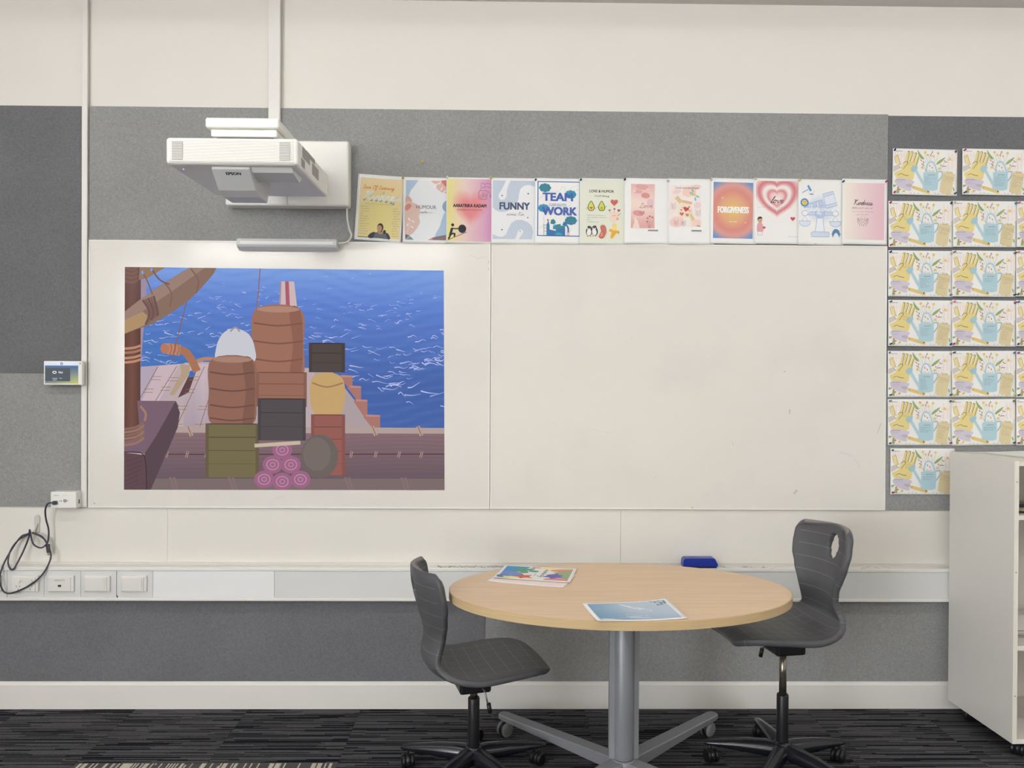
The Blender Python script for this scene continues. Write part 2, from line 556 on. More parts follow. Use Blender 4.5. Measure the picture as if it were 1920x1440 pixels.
# ---- carpet tiles
def carpet(name, base, line, across=False, light=None):
    m = mat(name, base, rough=0.97, spec=0.05)
    nt = m.node_tree
    b = nt.nodes['Principled BSDF']
    tc = nt.nodes.new('ShaderNodeTexCoord')
    oi = nt.nodes.new('ShaderNodeObjectInfo')
    mul = nt.nodes.new('ShaderNodeMath'); mul.operation = 'MULTIPLY'; mul.inputs[1].default_value = 37.0
    nt.links.new(oi.outputs['Random'], mul.inputs[0])
    add = nt.nodes.new('ShaderNodeVectorMath'); add.operation = 'ADD'
    nt.links.new(tc.outputs['Object'], add.inputs[0]); nt.links.new(mul.outputs[0], add.inputs[1])
    def noise(scale, vec, det=2):
        mp = nt.nodes.new('ShaderNodeMapping'); mp.inputs['Scale'].default_value = scale
        nt.links.new(vec, mp.inputs['Vector'])
        n = nt.nodes.new('ShaderNodeTexNoise'); n.inputs['Scale'].default_value = 1.0; n.inputs['Detail'].default_value = det
        nt.links.new(mp.outputs['Vector'], n.inputs['Vector'])
        return n.outputs['Fac']
    fuzz = noise((420, 420, 420), add.outputs[0], 3)
    sep = nt.nodes.new('ShaderNodeSeparateXYZ'); nt.links.new(add.outputs[0], sep.inputs[0])
    along, cross = (sep.outputs['Y'], sep.outputs['X']) if across else (sep.outputs['X'], sep.outputs['Y'])
    def mth(op, a_, b_=None):
        q = nt.nodes.new('ShaderNodeMath'); q.operation = op
        for i_, v_ in enumerate((a_, b_)):
            if v_ is None: continue
            if isinstance(v_, (int, float)): q.inputs[i_].default_value = v_
            else: nt.links.new(v_, q.inputs[i_])
        return q.outputs[0]
    pitch = .0056
    ribn = mth('FLOOR', mth('DIVIDE', cross, pitch))
    wn1 = nt.nodes.new('ShaderNodeTexWhiteNoise'); wn1.noise_dimensions = '1D'; nt.links.new(ribn, wn1.inputs['W'])
    seg = mth('FLOOR', mth('ADD', mth('DIVIDE', along, .26), mth('MULTIPLY', wn1.outputs['Value'], 9.0)))
    cmb = nt.nodes.new('ShaderNodeCombineXYZ'); nt.links.new(ribn, cmb.inputs[0]); nt.links.new(seg, cmb.inputs[1])
    wn2 = nt.nodes.new('ShaderNodeTexWhiteNoise'); wn2.noise_dimensions = '2D'; nt.links.new(cmb.outputs[0], wn2.inputs['Vector'])
    r = nt.nodes.new('ShaderNodeValToRGB')
    e = r.color_ramp.elements
    e[0].position, e[1].position = (.22, .60) if not light else (.38, .40)
    e[0].color = rgba(line); e[1].color = rgba(base)
    nt.links.new(wn2.outputs['Value'], r.inputs['Fac'])
    r2 = nt.nodes.new('ShaderNodeValToRGB')
    r2.color_ramp.elements[0].position, r2.color_ramp.elements[1].position = 0.3, 0.7
    r2.color_ramp.elements[0].color = (.55, .55, .55, 1); r2.color_ramp.elements[1].color = (1.4, 1.4, 1.4, 1)
    nt.links.new(fuzz, r2.inputs['Fac'])
    mx = nt.nodes.new('ShaderNodeMix'); mx.data_type = 'RGBA'; mx.blend_type = 'MULTIPLY'; mx.inputs[0].default_value = 1
    nt.links.new(r.outputs['Color'], mx.inputs[6]); nt.links.new(r2.outputs['Color'], mx.inputs[7])
    nt.links.new(mx.outputs[2], b.inputs['Base Color'])
    ad = nt.nodes.new('ShaderNodeMath'); ad.operation = 'ADD'
    nt.links.new(r.outputs['Color'], ad.inputs[0]); nt.links.new(fuzz, ad.inputs[1])
    bp = nt.nodes.new('ShaderNodeBump'); bp.inputs['Strength'].default_value = 0.6; bp.inputs['Distance'].default_value = 0.004
    nt.links.new(ad.outputs[0], bp.inputs['Height']); nt.links.new(bp.outputs['Normal'], b.inputs['Normal'])
    return m

floor = structure('floor', (R['x0'], R['y0'], -.06), (R['x1'], 0, -.0065), mat('floor_screed', (40, 40, 42), rough=1))
T = 0.505
tile_dark = MB().box((0, -T + .0006, -.0062), (T - .0006, 0, 0), bev=.0008, seg=1).mesh('carpet_tile')
tile_dark.materials.append(carpet('carpet_ribbed', (92, 91, 93), (34, 34, 40)))
tile_light = tile_dark.copy()
tile_light.materials.clear()
tile_light.materials.append(carpet('carpet_striped', (92, 90, 88), (206, 200, 184), across=True, light=True))
rng = random.Random(3)
for i in range(-6, 13):
    for j in range(0, 17):
        x, y = 0.214 + i * T, -j * T
        if x < R['x0'] - .01 or x + T > R['x1'] + .3 or y - T < R['y0'] - .1: continue
        lt = (j == 1 and i in (0, 1)) or (j in (4, 8, 12) and i % 6 in (2, 3))
        o = link('carpet_tile', tile_light if lt else tile_dark, floor, (x, y - .0005, 0))

# ---- skirting along the display wall
tag(MB().prism([(-.0005, 0.0005), (-.016, 0.0005), (-.016, .108), (-.010, .116), (-.006, .123), (-.0005, .123)], 'x', R['x0'] + .001, R['x1'] - .001).build('baseboard_back', WHITE_TRIM), kind='structure')

# ---- ceiling lights (out of frame, the room's own fittings)
LAMP_BODY = mat('lamp_housing', (235, 235, 235), rough=0.5)
for row, (ly, power, count) in enumerate(LIGHT_ROWS):
    LAMP_DIFF = mat('lamp_diffuser_row_%d' % row, (245, 245, 245), rough=0.6, emit=(LIGHT_COL, power))
    for k, lx in enumerate(LIGHT_XS[:count]):
        rname = ['in the row nearest the whiteboards', 'in the middle row of the room', 'in the rear row of the room'][row]
        t = thing('ceiling_light', '%s batten ceiling light %s' % (['leftmost', 'second from left', 'centre', 'second from right', 'rightmost'][k], rname), 'ceiling light', (lx, ly, R['z1']), group='linear ceiling lights')
        MB().box((-.80, -.05, -.03), (.80, .05, -.0005), bev=.004).build('housing', LAMP_BODY, t)
        prof = [(.048 * math.cos(q), -.0305 - .055 * math.sin(q)) for q in [math.pi * i / 6 for i in range(7)]]
        MB().prism(prof, 'x', -.78, .78).build('diffuser', LAMP_DIFF, t)

# ---- unseen window added on the left wall, to light wall and shelf evenly
wn = thing('added_window', None, None, (R['x0'] + .001, -7.1, .70))
wn['kind'] = 'structure'
FRAME = mat('window_frame_paint', (228, 228, 226), rough=.4)
DAY = mat('added_daylight_glass', (200, 210, 220), rough=.05, emit=ADDED_WINDOW_LIGHT)
fr = MB()
for (a, c) in (((0, -1.2, 0), (.06, 1.2, .06)), ((0, -1.2, 2.04), (.06, 1.2, 2.10)), ((0, -1.2, .06), (.06, -1.14, 2.04)), ((0, 1.14, .06), (.06, 1.2, 2.04)), ((0, -.4, .06), (.05, -.36, 2.04)), ((0, .38, .06), (.05, .42, 2.04))):
    fr.box(a, c)
fr.build('window_frame', FRAME, wn)
for (a, c) in ((-1.1395, -.4005), (-.3595, .3795), (.4205, 1.1395)): MB().box((.015, a, .0605), (.021, c, 2.0395)).build('pane', DAY, wn)
MB().box((0, -1.25, -.03), (.12, 1.25, -.0005), bev=.004).build('window_sill', FRAME, wn)

# ================================================================== WALL PANELS
F_MID = felt('felt_mid_grey', (152, 152, 151))
F_DARK = felt('felt_charcoal', (116, 116, 118))
F_LOW = felt('felt_slate', (118, 118, 121))
def pinboard(x0, x1, z0, z1, m, label, y=-.010, seams=()):
    t = thing('felt_pinboard', label, 'pinboard', ((x0 + x1) / 2, 0, z0), group='felt pinboards on the display wall')
    xs = [x0] + list(seams) + [x1]
    for a, b in zip(xs, xs[1:]):
        MB().box((a - (x0 + x1) / 2 + .0001, y, 0), (b - (x0 + x1) / 2 - .0001, -.0005, z1 - z0), bev=.0005, seg=1).build('felt_panel', m, t)
    return t
pinboard(R['x0'] + .02, -.034, 1.509, 2.705, F_DARK, 'tall charcoal felt pinboard at the left behind the room control panel')
pinboard(R['x0'] + .02, -.034, .9095, 1.508, F_MID, 'light grey felt pinboard below the charcoal one at the left edge')
pinboard(0.0, 3.602, 2.1085, 2.706, F_MID, 'long light grey felt pinboard above the whiteboards', seams=(0.50, 1.84, 2.97))
pinboard(3.603, 6.0, 1.529, 2.700, F_DARK, 'charcoal felt pinboard at the right behind the garden worksheets')
pinboard(3.603, 6.0, .905, 1.528, F_MID, 'light grey felt pinboard at the right below the charcoal one')
pinboard(R['x0'] + .02, 1.783, .124, .498, F_LOW, 'dark slate felt panel low on the wall under the left trunking')
pinboard(1.784, 6.0, .124, .498, F_MID, 'light grey felt panel low on the wall behind the table')

# ---- white vertical conduits
def conduit(x0, x1, z0, z1, d, label):
    t = thing('cable_conduit', label, 'conduit', ((x0 + x1) / 2, 0, z0))
    w = (x1 - x0) / 2
    MB().box((-w, -d * .55, 0), (w, -.0102 if d > .02 else -.0005, z1 - z0)).build('conduit_base', WHITE_TRIM, t)
    MB().box((-w - .001, -d, 0), (w + .001, -d * .55, z1 - z0), bev=.0025).build('conduit_lid', WHITE_TRIM, t)
    return t
conduit(-.028, -.005, .909, R['z1'] - .001, .022, 'thin white cable conduit from ceiling down the left whiteboard edge')
conduit(.803, .853, 2.545, R['z1'] - .001, .030, 'white cable conduit from the ceiling down to the projector mount')

# ================================================================== WHITEBOARDS
WB = mat('whiteboard_enamel', (230, 226, 218), rough=0.16, spec=0.5)
nt = WB.node_tree
b = nt.nodes['Principled BSDF']
tc = nt.nodes.new('ShaderNodeTexCoord')
n = nt.nodes.new('ShaderNodeTexNoise'); n.inputs['Scale'].default_value = 2.3; n.inputs['Detail'].default_value = 6
nt.links.new(tc.outputs['Object'], n.inputs['Vector'])
rp = nt.nodes.new('ShaderNodeValToRGB')
rp.color_ramp.elements[0].position, rp.color_ramp.elements[1].position = 0.30, 0.48
rp.color_ramp.elements[0].color = rgba((225, 221, 214)); rp.color_ramp.elements[1].color = rgba((230, 226, 218))
nt.links.new(n.outputs['Fac'], rp.inputs['Fac']); nt.links.new(rp.outputs['Color'], b.inputs['Base Color'])
rp2 = nt.nodes.new('ShaderNodeMapRange'); rp2.inputs[3].default_value = 0.11; rp2.inputs[4].default_value = 0.15
nt.links.new(n.outputs['Fac'], rp2.inputs[0]); nt.links.new(rp2.outputs[0], b.inputs['Roughness'])
WB_FRAME = mat('whiteboard_frame', (238, 236, 230), rough=0.35, spec=0.5)
SMUDGE = mat('marker_smudge', (178, 174, 172), rough=0.5)
def whiteboard(x0, x1, label, marks, tilt=0.0):
    z0, z1 = .907, 2.107
    t = thing('whiteboard', label, 'whiteboard', ((x0 + x1) / 2, 0, z0), group='whiteboards')
    w = (x1 - x0) / 2 - .0008
    h = z1 - z0
    MB().box((-w + .005, -.015, .005), (w - .005, -.0008, h - .005)).build('writing_surface', WB, t)
    fr = MB()
    for a, c in (((-w, 0), (w, .006)), ((-w, h - .006), (w, h)), ((-w, .006), (-w + .006, h - .006)), ((w - .006, .006), (w, h - .006))):
        fr.box((a[0], -.017, a[1]), (c[0], -.0008, c[1]))
    fr.build('frame', WB_FRAME, t)
    cv = Canvas()
    for (mx, mz, ln, ang, wd, col) in marks:
        dx, dz = ln * math.cos(ang) / 2, ln * math.sin(ang) / 2
        cv.stroke([(mx - dx - .001, mz - dz), (mx, mz + .002), (mx + dx, mz + dz)], wd, col, lift=False)
    me = cv.mesh('marker_marks', lambda x, y: ((x - (x0 + x1) / 2, -.0151, y - z0), (0, -1, 0)))
    me.materials.append(INK)
    tag(link('marker_marks', me, t), kind='stuff')
    return t
whiteboard(0.0, 1.800, 'left whiteboard carrying the projected picture', [(.03, 2.06, .03, .4, .002, (205, 202, 197)), (.028, .925, .008, -.8, .004, (170, 168, 166)), (1.76, 2.04, .05, .2, .0012, (190, 188, 184)), (1.72, 2.045, .03, -.2, .0012, (195, 192, 188)), (1.79, 2.02, .01, 1.5, .002, (150, 148, 146)), (1.79, 1.99, .008, 1.5, .002, (150, 148, 146)), (.85, .955, .05, .15, .004, (214, 211, 205))])
whiteboard(1.801, 3.600, 'right blank whiteboard with faint marker smudges', [(3.16, 1.353, .02, 1.5, .006, (186, 182, 181)), (3.19, .988, .022, .9, .010, (196, 190, 189)), (3.57, 1.28, .05, 1.25, .0016, (150, 147, 146)), (3.135, 1.533, .003, 0, .003, (110, 108, 108)), (2.30, 1.26, .10, -.18, .0014, (205, 201, 196)), (2.9, 1.21, .02, -1.2, .0015, (178, 175, 172)), (3.42, 1.16, .06, -.3, .008, (212, 209, 207)), (3.47, 1.12, .05, -.9, .008, (214, 211, 208)), (2.72, .915, .006, .4, .003, (120, 118, 116)), (2.55, 1.05, .02, .8, .0012, (190, 186, 182)), (2.44, 1.68, .012, .7, .0014, (196, 192, 188)), (2.38, 1.70, .01, 1.0, .0014, (200, 196, 190)), (2.08, 1.30, .05, -.5, .0012, (206, 203, 198))])

# ---- joint line of the white panel below the boards
PANEL = mat('white_wall_panel', (230, 226, 217), rough=0.35, spec=0.45, noise=(3.0, 0.02))
tp = thing('wall_panel_strip', 'white laminate wall strip between the whiteboards and the trunking', 'wall panel', (1.0, 0, .66))
for a, c in ((R['x0'] + .02, -1.0), (-.9995, .35), (.3505, 2.395), (2.396, 4.2), (4.2005, 6.0)):
    MB().box((a - 1.0, -.005, 0), (c - 1.0, -.0005, .243), bev=.0006, seg=1).build('panel', PANEL, tp)

# ================================================================== DADO TRUNKING
TRUNK = mat('trunking_plastic', (221, 221, 219), rough=0.38, spec=0.45)
TRUNK_B = mat('trunking_bright', (236, 236, 236), rough=0.4, spec=0.45)
TRUNK_LIP = mat('trunking_lip', (233, 231, 226), rough=0.4)
tr = thing('cable_trunking', 'long white dado cable trunking with outlets along the wall', 'trunking', (1.5, 0, .499))
x0, x1 = R['x0'] + .02, 3.93
MB().box((x0 - 1.5, -.047, .004), (x1 - 1.5, -.0105, .140)).build('trunking_body', TRUNK, tr)
MB().box((x0 - 1.5, -.056, .134), (x1 - 1.5, -.0055, .150), bev=.003).build('top_lip', TRUNK_LIP, tr)
MB().box((x0 - 1.5, -.056, 0), (x1 - 1.5, -.0105, .0145), bev=.003).build('bottom_lip', TRUNK_LIP, tr)
joints = [x0, -1.2, -.336, -.174, -.012, .146, .306, .844, 2.05, 3.209, x1]
for i, (a, c) in enumerate(zip(joints, joints[1:])):
    m = TRUNK_B if abs(a - .306) < .01 else TRUNK
    MB().box((a - 1.5 + .0006, -.0525, .0146), (c - 1.5 - .0006, -.0472, .1339), bev=.0012, seg=1).build('cover_panel', m, tr)
dirt = Canvas()
rr = random.Random(5)
for k in range(130):
    px = rr.choice([rr.uniform(1.55, 2.05), rr.uniform(2.6, 3.6), rr.uniform(1.5, 1.9)])
    dirt.stroke([(px, rr.uniform(-.054, -.01)), (px + rr.uniform(.004, .03), rr.uniform(-.054, -.01))], rr.uniform(.0012, .004), rr.choice([(120, 112, 108), (90, 84, 84), (150, 128, 120)]), sm=0, lift=False)
me = dirt.mesh('dirt_marks', lambda x, y: ((x - 1.5, y, .1500), (0, 0, 1))); me.materials.append(INK)
tag(link('dirt_marks', me, tr), kind='stuff')
ck = Canvas()
ck.poly([(.1475, .528), (.1475, .512), (.155, .512)], (40, 40, 48))
ck.stroke([(.1465, .632), (.1465, .515)], .0015, (95, 95, 100))
ck.stroke([(3.17, .636), (3.21, .638)], .0018, (130, 130, 132), sm=0)
me = ck.mesh('crack_marks', lambda x, y: ((x - 1.5, -.0526, y - .499), (0, -1, 0))); me.materials.append(INK)
tag(link('crack_marks', me, tr), kind='stuff')

PLATE = mat('outlet_plastic', (229, 227, 221), rough=0.35, spec=0.5)
SLOT = mat('dark_slot', (42, 40, 44), rough=0.6)
def outlet(name, x, w, label, cat, kind):
    t = thing(name, label, cat, (x, -.0528, .577), group='wall outlets on the trunking')
    h = .072
    MB().box((-w / 2, -.009, -h / 2), (w / 2, -.0002, h / 2), bev=.003).build('back_plate', PLATE, t)
    MB().prism([(-w / 2 + .004, -h / 2 + .004), (w / 2 - .012, -h / 2 + .004), (w / 2 - .012, h / 2 - .008), (-w / 2 + .004, h / 2 - .008)], 'y', -.0125, -.009).build('face_plate', PLATE, t)
    if kind == 'power':
        for sx in (-.027, .026):
            MB().cyl((sx, -.0165, .013), .009, .004, 'y', 18).build('switch_button', WHITE_TRIM, t)
            for (dx, dz, a) in ((-.008, -.011, .5), (.007, -.011, -.5), (0, -.024, 0)):
                s = MB().box((-.0009, -.0131, -.0042), (.0009, -.0126, .0042))
                o = s.build('socket_slot', SLOT, t); o.location = (sx + dx, 0, dz); o.rotation_euler = (0, -a, 0)
    elif kind == 'data':
        MB().box((-.010, -.0135, -.013), (.004, -.0126, -.004), bev=.001, seg=1).build('data_port', SLOT, t)
        cv = Canvas(); cv.text('NODE 6-72', -.003, -.013, .0062, (96, 96, 96))
        me = cv.mesh('node_number', lambda x, y: ((x, -.0126, -y), (0, -1, 0))); me.materials.append(INK)
        link('node_number', me, t)
    else:
        MB().box((-w / 2 + .008, -.0142, -h / 2 + .007), (w / 2 - .020, -.0126, h / 2 - .012), bev=.0007, seg=1).build('blank_insert', PLATE, t)
    return t
outlet('power_outlet', -.2525, .117, 'double power outlet on the trunking behind the cable loop', 'power outlet', 'power')
outlet('data_outlet', -.095, .113, 'data outlet marked NODE 6-72 on the trunking', 'data outlet', 'data')
outlet('blank_outlet', .0635, .113, 'blank outlet plate right of the NODE outlet', 'outlet', 'blank')
outlet('blank_outlet', .2255, .113, 'blank outlet plate furthest right, beside the crack in the trunking', 'outlet', 'blank')
outlet('power_outlet', -.418, .117, 'outlet plate cut off by the left edge of the photo', 'power outlet', 'power')

# ================================================================== CONTROL PANEL, INTERFACE BOX, HOOK, CABLE
DEVICE = mat('white_device_plastic', (238, 236, 230), rough=0.35, spec=0.5)
t = thing('control_panel', 'small white touch control panel on the wall with lit screen', 'control panel', (-.089, 0, 1.457))
MB().box((-.05, -.034, .02), (.05, -.0105, .085), bev=.002).build('wall_mount', DEVICE, t)
MB().box((-.086, -.056, 0), (.083, -.034, .106), bev=.003).build('housing', DEVICE, t)
cv = Canvas(True)
def scr(u, v):
    c = mix((96, 116, 150), (206, 205, 120), max(0, (v - .25) * 1.3) * (.35 + .65 * u))
    return mix(c, (100, 128, 168), max(0, .45 - v) * 1.2)
cv.grid(-80, 5, 66, 100, 12, 12, scr)
cv.rect(-80, 5, 66, 20, (226, 236, 250))
cv.rect(-79, 31, 31, 90, (92, 98, 104))
cv.ell(-7, 12, 6, 6, (70, 84, 150)); cv.ell(-7, 12, 3.6, 3.6, (190, 205, 235))
rs = random.Random(1)
cv.scrib(-76, 15, 52, 4, (150, 172, 205), rs); cv.scrib(42, 15, 22, 4, (160, 180, 210), rs)
cv.blob([(-45, 46), (-31, 46), (-31, 55), (-45, 55)], (245, 248, 252)); cv.rect(-43, 48, -33, 53, (70, 78, 100))
cv.text('Vivi', -12, 55, 9, (245, 248, 252), bold=.02)
cv.text('Laptop', -37, 79, 5.5, (225, 230, 238)); cv.text('HDMI', -37, 87, 5, (225, 230, 238)); cv.text('Vivi', -11, 79, 5.5, (225, 230, 238))
me = cv.mesh('screen', lambda x, y: ((x / 1000, -.0562, .106 - y / 1000), (0, -1, 0))); me.materials.append(GLOW)
link('screen', me, t)
MB().box((.073, -.0566, .092), (.0755, -.0559, .100)).build('status_mark', SLOT, t)

t = thing('interface_box', 'white wall interface box with a black cable plugged in', 'connector box', (-.084, 0, .911))
MB().box((-.057, -.062, 0), (.056, -.0105, .073), bev=.004, seg=3).build('housing', DEVICE, t)
cv = Canvas()
cv.scrib(-40, 17, 20, 3.2, (96, 96, 98), rs, lw=1.6); cv.scrib(-4, 17, 22, 2.6, (150, 158, 176), rs)
for (x, y) in ((-14, 40), (-8, 40), (19, 40)): cv.ell(x, y, 2.2, 2.2, (88, 88, 90))
cv.rect(1, 34, 14, 45, (70, 72, 78)); cv.rect(4, 37, 11, 42, (190, 196, 205)); cv.ell(7, 49, 1.6, 1.6, (140, 140, 140))
me = cv.mesh('port_print', lambda x, y: ((x / 1000, -.0622, .073 - y / 1000), (0, -1, 0))); me.materials.append(INK)
link('port_print', me, t)
MB().box((.0555, -.042, .018), (.0568, -.034, .036), bev=.0005, seg=1).build('side_button', SLOT, t)

t = thing('adhesive_hook', 'clear plastic adhesive hook on the wall holding the black cable', 'hook', (-.231, -.0052, .79))
HOOK = mat('hook_plastic', (206, 203, 196), rough=0.25, spec=0.6)
MB().prism([(-.012 + .012 * math.cos(a) + .012, .066 + .016 * math.sin(a)) for a in [math.pi * i / 12 for i in range(13)]] + [(-.009, .004), (.010, .004)], 'y', -.005, -.0002).build('hook_plate', HOOK, t)
MB().tube(catmull([(.004, -.005, .045), (-.002, -.013, .022), (-.008, -.024, .008), (-.013, -.032, .012), (-.016, -.035, .026)], 5), .0032).build('hook_arm', HOOK, t)

CABLE = mat('black_cable_rubber', (58, 58, 70), rough=0.45, spec=0.5)
cab = [(-.126, .937), (-.146, .933), (-.164, .905), (-.17, .861), (-.164, .814), (-.164, .774), (-.17, .748), (-.193, .732), (-.225, .746), (-.241, .778), (-.2445, .811),
       (-.252, .778), (-.272, .722), (-.289, .666), (-.307, .638), (-.327, .666), (-.331, .714), (-.307, .758), (-.268, .784), (-.246, .795), (-.268, .788), (-.292, .778),
       (-.323, .73), (-.348, .662), (-.356, .603), (-.342, .551), (-.315, .537), (-.272, .549), (-.216, .579), (-.169, .623), (-.147, .683), (-.154, .726), (-.185, .774),
       (-.213, .789), (-.236, .797), (-.209, .784), (-.185, .766), (-.170, .745)]
ys = [-.068, -.072, -.06, -.045, -.036, -.036, -.04, -.044, -.042, -.036, -.040, -.034, -.036, -.058, -.064, -.060, -.040, -.028, -.024, -.034, -.022, -.024, -.034, -.058, -.073, -.073, -.073, -.073, -.073, -.068, -.05, -.044, -.038, -.034, -.036, -.030, -.03, -.032]
t = thing('coiled_cable', 'black connector cable looped over the hook below the interface box', 'cable', (-.231, 0, .54))
P = [(c[0] + .231, y, c[1] - .54) for c, y in zip(cab, ys)]
MB().tube(catmull(P, 7), .0036, 8).build('cable', CABLE, t)
MB().box((.105, -.0765, .388), (.122, -.0632, .405), bev=.003).build('plug', CABLE, t)
pl = MB().box((-.0075, -.005, -.038), (.0075, .005, .0), bev=.002).build('loose_plug', CABLE, t)
pl.location = (.062, -.033, .206); pl.rotation_euler = (0, -.12, 0)
mt = MB().box((-.006, -.0025, -.050), (.006, .0025, -.0381)).build('plug_tip', mat('plug_metal', (190, 178, 150), rough=.3, metal=.8), pl)

# ================================================================== PROJECTOR
PROJ = mat('projector_plastic', (242, 240, 234), rough=0.42, spec=0.4)
PROJ2 = mat('projector_plastic_grey', (214, 215, 215), rough=0.45, spec=0.4)
VENT = mat('vent_dark', (120, 116, 110), rough=0.7)
SVENT = mat('side_vent_grey', (172, 170, 164), rough=0.7)
GAP_BLACK = mat('gap_black', (20, 20, 22), rough=0.4, spec=0.5)
t = thing('projector', 'white short throw projector on a wall arm above the left whiteboard', 'projector', (.93, -.01, 2.13))
def PB(name, a, c, m, bev=0.0, parent=None, seg=3):
    return MB().box((a[0] - .93, a[1] + .01, a[2] - 2.13), (c[0] - .93, c[1] + .01, c[2] - 2.13), bev=bev, seg=seg).build(name, m, parent or t)
body = PB('body', (.706, -.862, 2.217), (1.153, -.396, 2.309), PROJ, .012)
rb = MB()
for k in range(17):
    z = 2.2265 + k * .0044
    rb.box((.72 - .93, -.8645 + .01, z - 2.13), (1.139 - .93, -.8605 + .01, z + .0028 - 2.13))
rb.build('front_ribs', PROJ, body)
for vx in (.729, 1.092):
    vt = PB('vent', (vx, -.8652, 2.231), (vx + .036, -.8646, 2.293), VENT, parent=body)
    sl = MB()
    for k in range(13):
        z = 2.2322 + k * .0047
        sl.box((vx - .93, -.8664 + .01, z - 2.13), (vx + .036 - .93, -.8650 + .01, z + .0024 - 2.13))
    sl.build('vent_slats', PROJ, body)
for (ya, yb, za, zb) in ((-.80, -.69, 2.262, 2.300), (-.815, -.76, 2.228, 2.256), (-.74, -.62, 2.285, 2.302), (-.66, -.56, 2.240, 2.280)):
    sl = MB()
    n_ = int((yb - ya) / .007)
    for k in range(n_):
        y = ya + k * .007
        sl.box((1.1532 - .93, y + .01, za - 2.13), (1.1545 - .93, y + .0035 + .01, zb - 2.13))
    sl.build('side_vent', SVENT, body)
sens = MB().prism([(-.842 + .01, 2.2165 - 2.13), (-.846 + .01, 2.208 - 2.13), (-.775 + .01, 2.150 - 2.13), (-.735 + .01, 2.136 - 2.13), (-.64 + .01, 2.136 - 2.13), (-.60 + .01, 2.2165 - 2.13)], 'x', .854 - .93, .985 - .93).build('lens_cover', PROJ2, t)
bv = sens.modifiers.new('bevel', 'BEVEL'); bv.width = .006; bv.segments = 3
MB().prism([(-.838 + .01, 2.2165 - 2.13), (-.825 + .01, 2.200 - 2.13), (-.74 + .01, 2.188 - 2.13), (-.70 + .01, 2.2165 - 2.13)], 'x', .9855 - .93, 1.128 - .93).build('sensor_window', PROJ2, t)
cv = Canvas(); cv.text('EPSON', 0, 0, .0105, (28, 28, 32), fat=.07, width=.050)
# the lettering lies on the sloping face of the lens cover
sl_dir = Vector((0, .071, -.058)).normalized(); nrm = Vector((0, -.058, -.071)).normalized()
o0 = Vector((.925 - .93, -.846 + .01, 2.208 - 2.13)) + sl_dir * .026
me = cv.mesh('maker_name', lambda x, y: ((o0.x + x, o0.y + sl_dir.y * y, o0.z + sl_dir.z * y), nrm[:])); me.materials.append(INK)
link('maker_name', me, t)
MB().cyl((.742 - .93, -.80 + .01, 2.2155 - 2.13), .0022, .0014, 'z', 10).build('status_light', mat('status_led', (150, 140, 250), emit=((150, 140, 255), 3.0)), t)
arm = PB('arm_cover', (.797, -.752, 2.378), (1.057, -.081, 2.414), PROJ, .008)
PB('arm_lower_cover', (.812, -.738, 2.350), (1.046, -.10, 2.3778), PROJ, .006)
PB('arm_gap_dark', (.83, -.725, 2.3095), (1.03, -.42, 2.3498), GAP_BLACK)  # solid black block, paints the dark of the gap between arm and body
PB('arm_bracket', (.86, -.395, 2.318), (1.0, -.083, 2.3498), PROJ2, .004)
wp = PB('wall_plate_cover', (.63, -.082, 2.252), (1.171, -.0105, 2.540), PROJ, .010)
PB('cover_seam', (.902, -.0826, 2.256), (.9035, -.0819, 2.30), VENT, parent=wp)

t = thing('touch_sensor_bar', 'pale grey sensor bar clamped on the left whiteboard top edge', 'sensor bar', (.896, -.0175, 2.062))
MB().prism([(0, .006), (-.012, .0), (-.044, .012), (-.050, .020), (-.050, .040), (-.044, .048), (0, .048)], 'x', -.220, .220).build('housing', PROJ2, t)
MB().box((-.205, -.0505, .024), (.205, -.0498, .036), bev=.0003, seg=1).build('sensor_strip', PROJ, t)
for sx in (-.205, .18): MB().cyl((sx, -.0512, .043), .003, .002, 'y', 10).build('screw', PROJ, t)
WCABLE = mat('white_cable', (222, 220, 212), rough=.4)
tag(MB().tube(catmull([(1.158, -.045, 2.2500), (1.159, -.045, 2.21), (1.166, -.04, 2.165), (1.176, -.036, 2.132), (1.162, -.036, 2.106), (1.138, -.04, 2.096), (1.116, -.045, 2.094)], 8), .0042, 8).build('sensor_cable', WCABLE), 'white cable hanging from projector wall plate to the sensor bar', 'cable')

# ================================================================== WHITEBOARD ERASER
t = thing('board_eraser', 'blue plastic whiteboard eraser lying on the trunking ledge', 'eraser', (2.748, -.033, .6495))
ER = mat('blue_plastic', (42, 62, 165), rough=0.25, spec=0.5)
MB().prism([(-.078, .006), (.079, .006), (.079, .018), (.066, .042), (.058, .045), (-.068, .045), (-.076, .038), (-.078, .02)], 'y', -.022, .024).build('grip', ER, t)
gb = t.children[0].modifiers.new('bevel', 'BEVEL'); gb.width = .007; gb.segments = 3
MB().box((-.074, -.02, 0), (.074, .022, .0062), bev=.001, seg=1).build('felt_pad', mat('eraser_felt', (40, 42, 60), rough=1), t)

# ================================================================== TABLE
WOOD = mat('beech_laminate', (214, 180, 142), rough=0.42, spec=0.4)
nt = WOOD.node_tree
b = nt.nodes['Principled BSDF']
tc = nt.nodes.new('ShaderNodeTexCoord')
mp = nt.nodes.new('ShaderNodeMapping'); mp.inputs['Scale'].default_value = (3.0, 55.0, 3.0)
n = nt.nodes.new('ShaderNodeTexNoise'); n.inputs['Scale'].default_value = 1.0; n.inputs['Detail'].default_value = 5; n.inputs['Distortion'].default_value = .4
rp = nt.nodes.new('ShaderNodeValToRGB')
rp.color_ramp.elements[0].position, rp.color_ramp.elements[1].position = .3, .7
rp.color_ramp.elements[0].color = rgba((217, 186, 151)); rp.color_ramp.elements[1].color = rgba((226, 197, 163))
nt.links.new(tc.outputs['Object'], mp.inputs['Vector']); nt.links.new(mp.outputs['Vector'], n.inputs['Vector'])
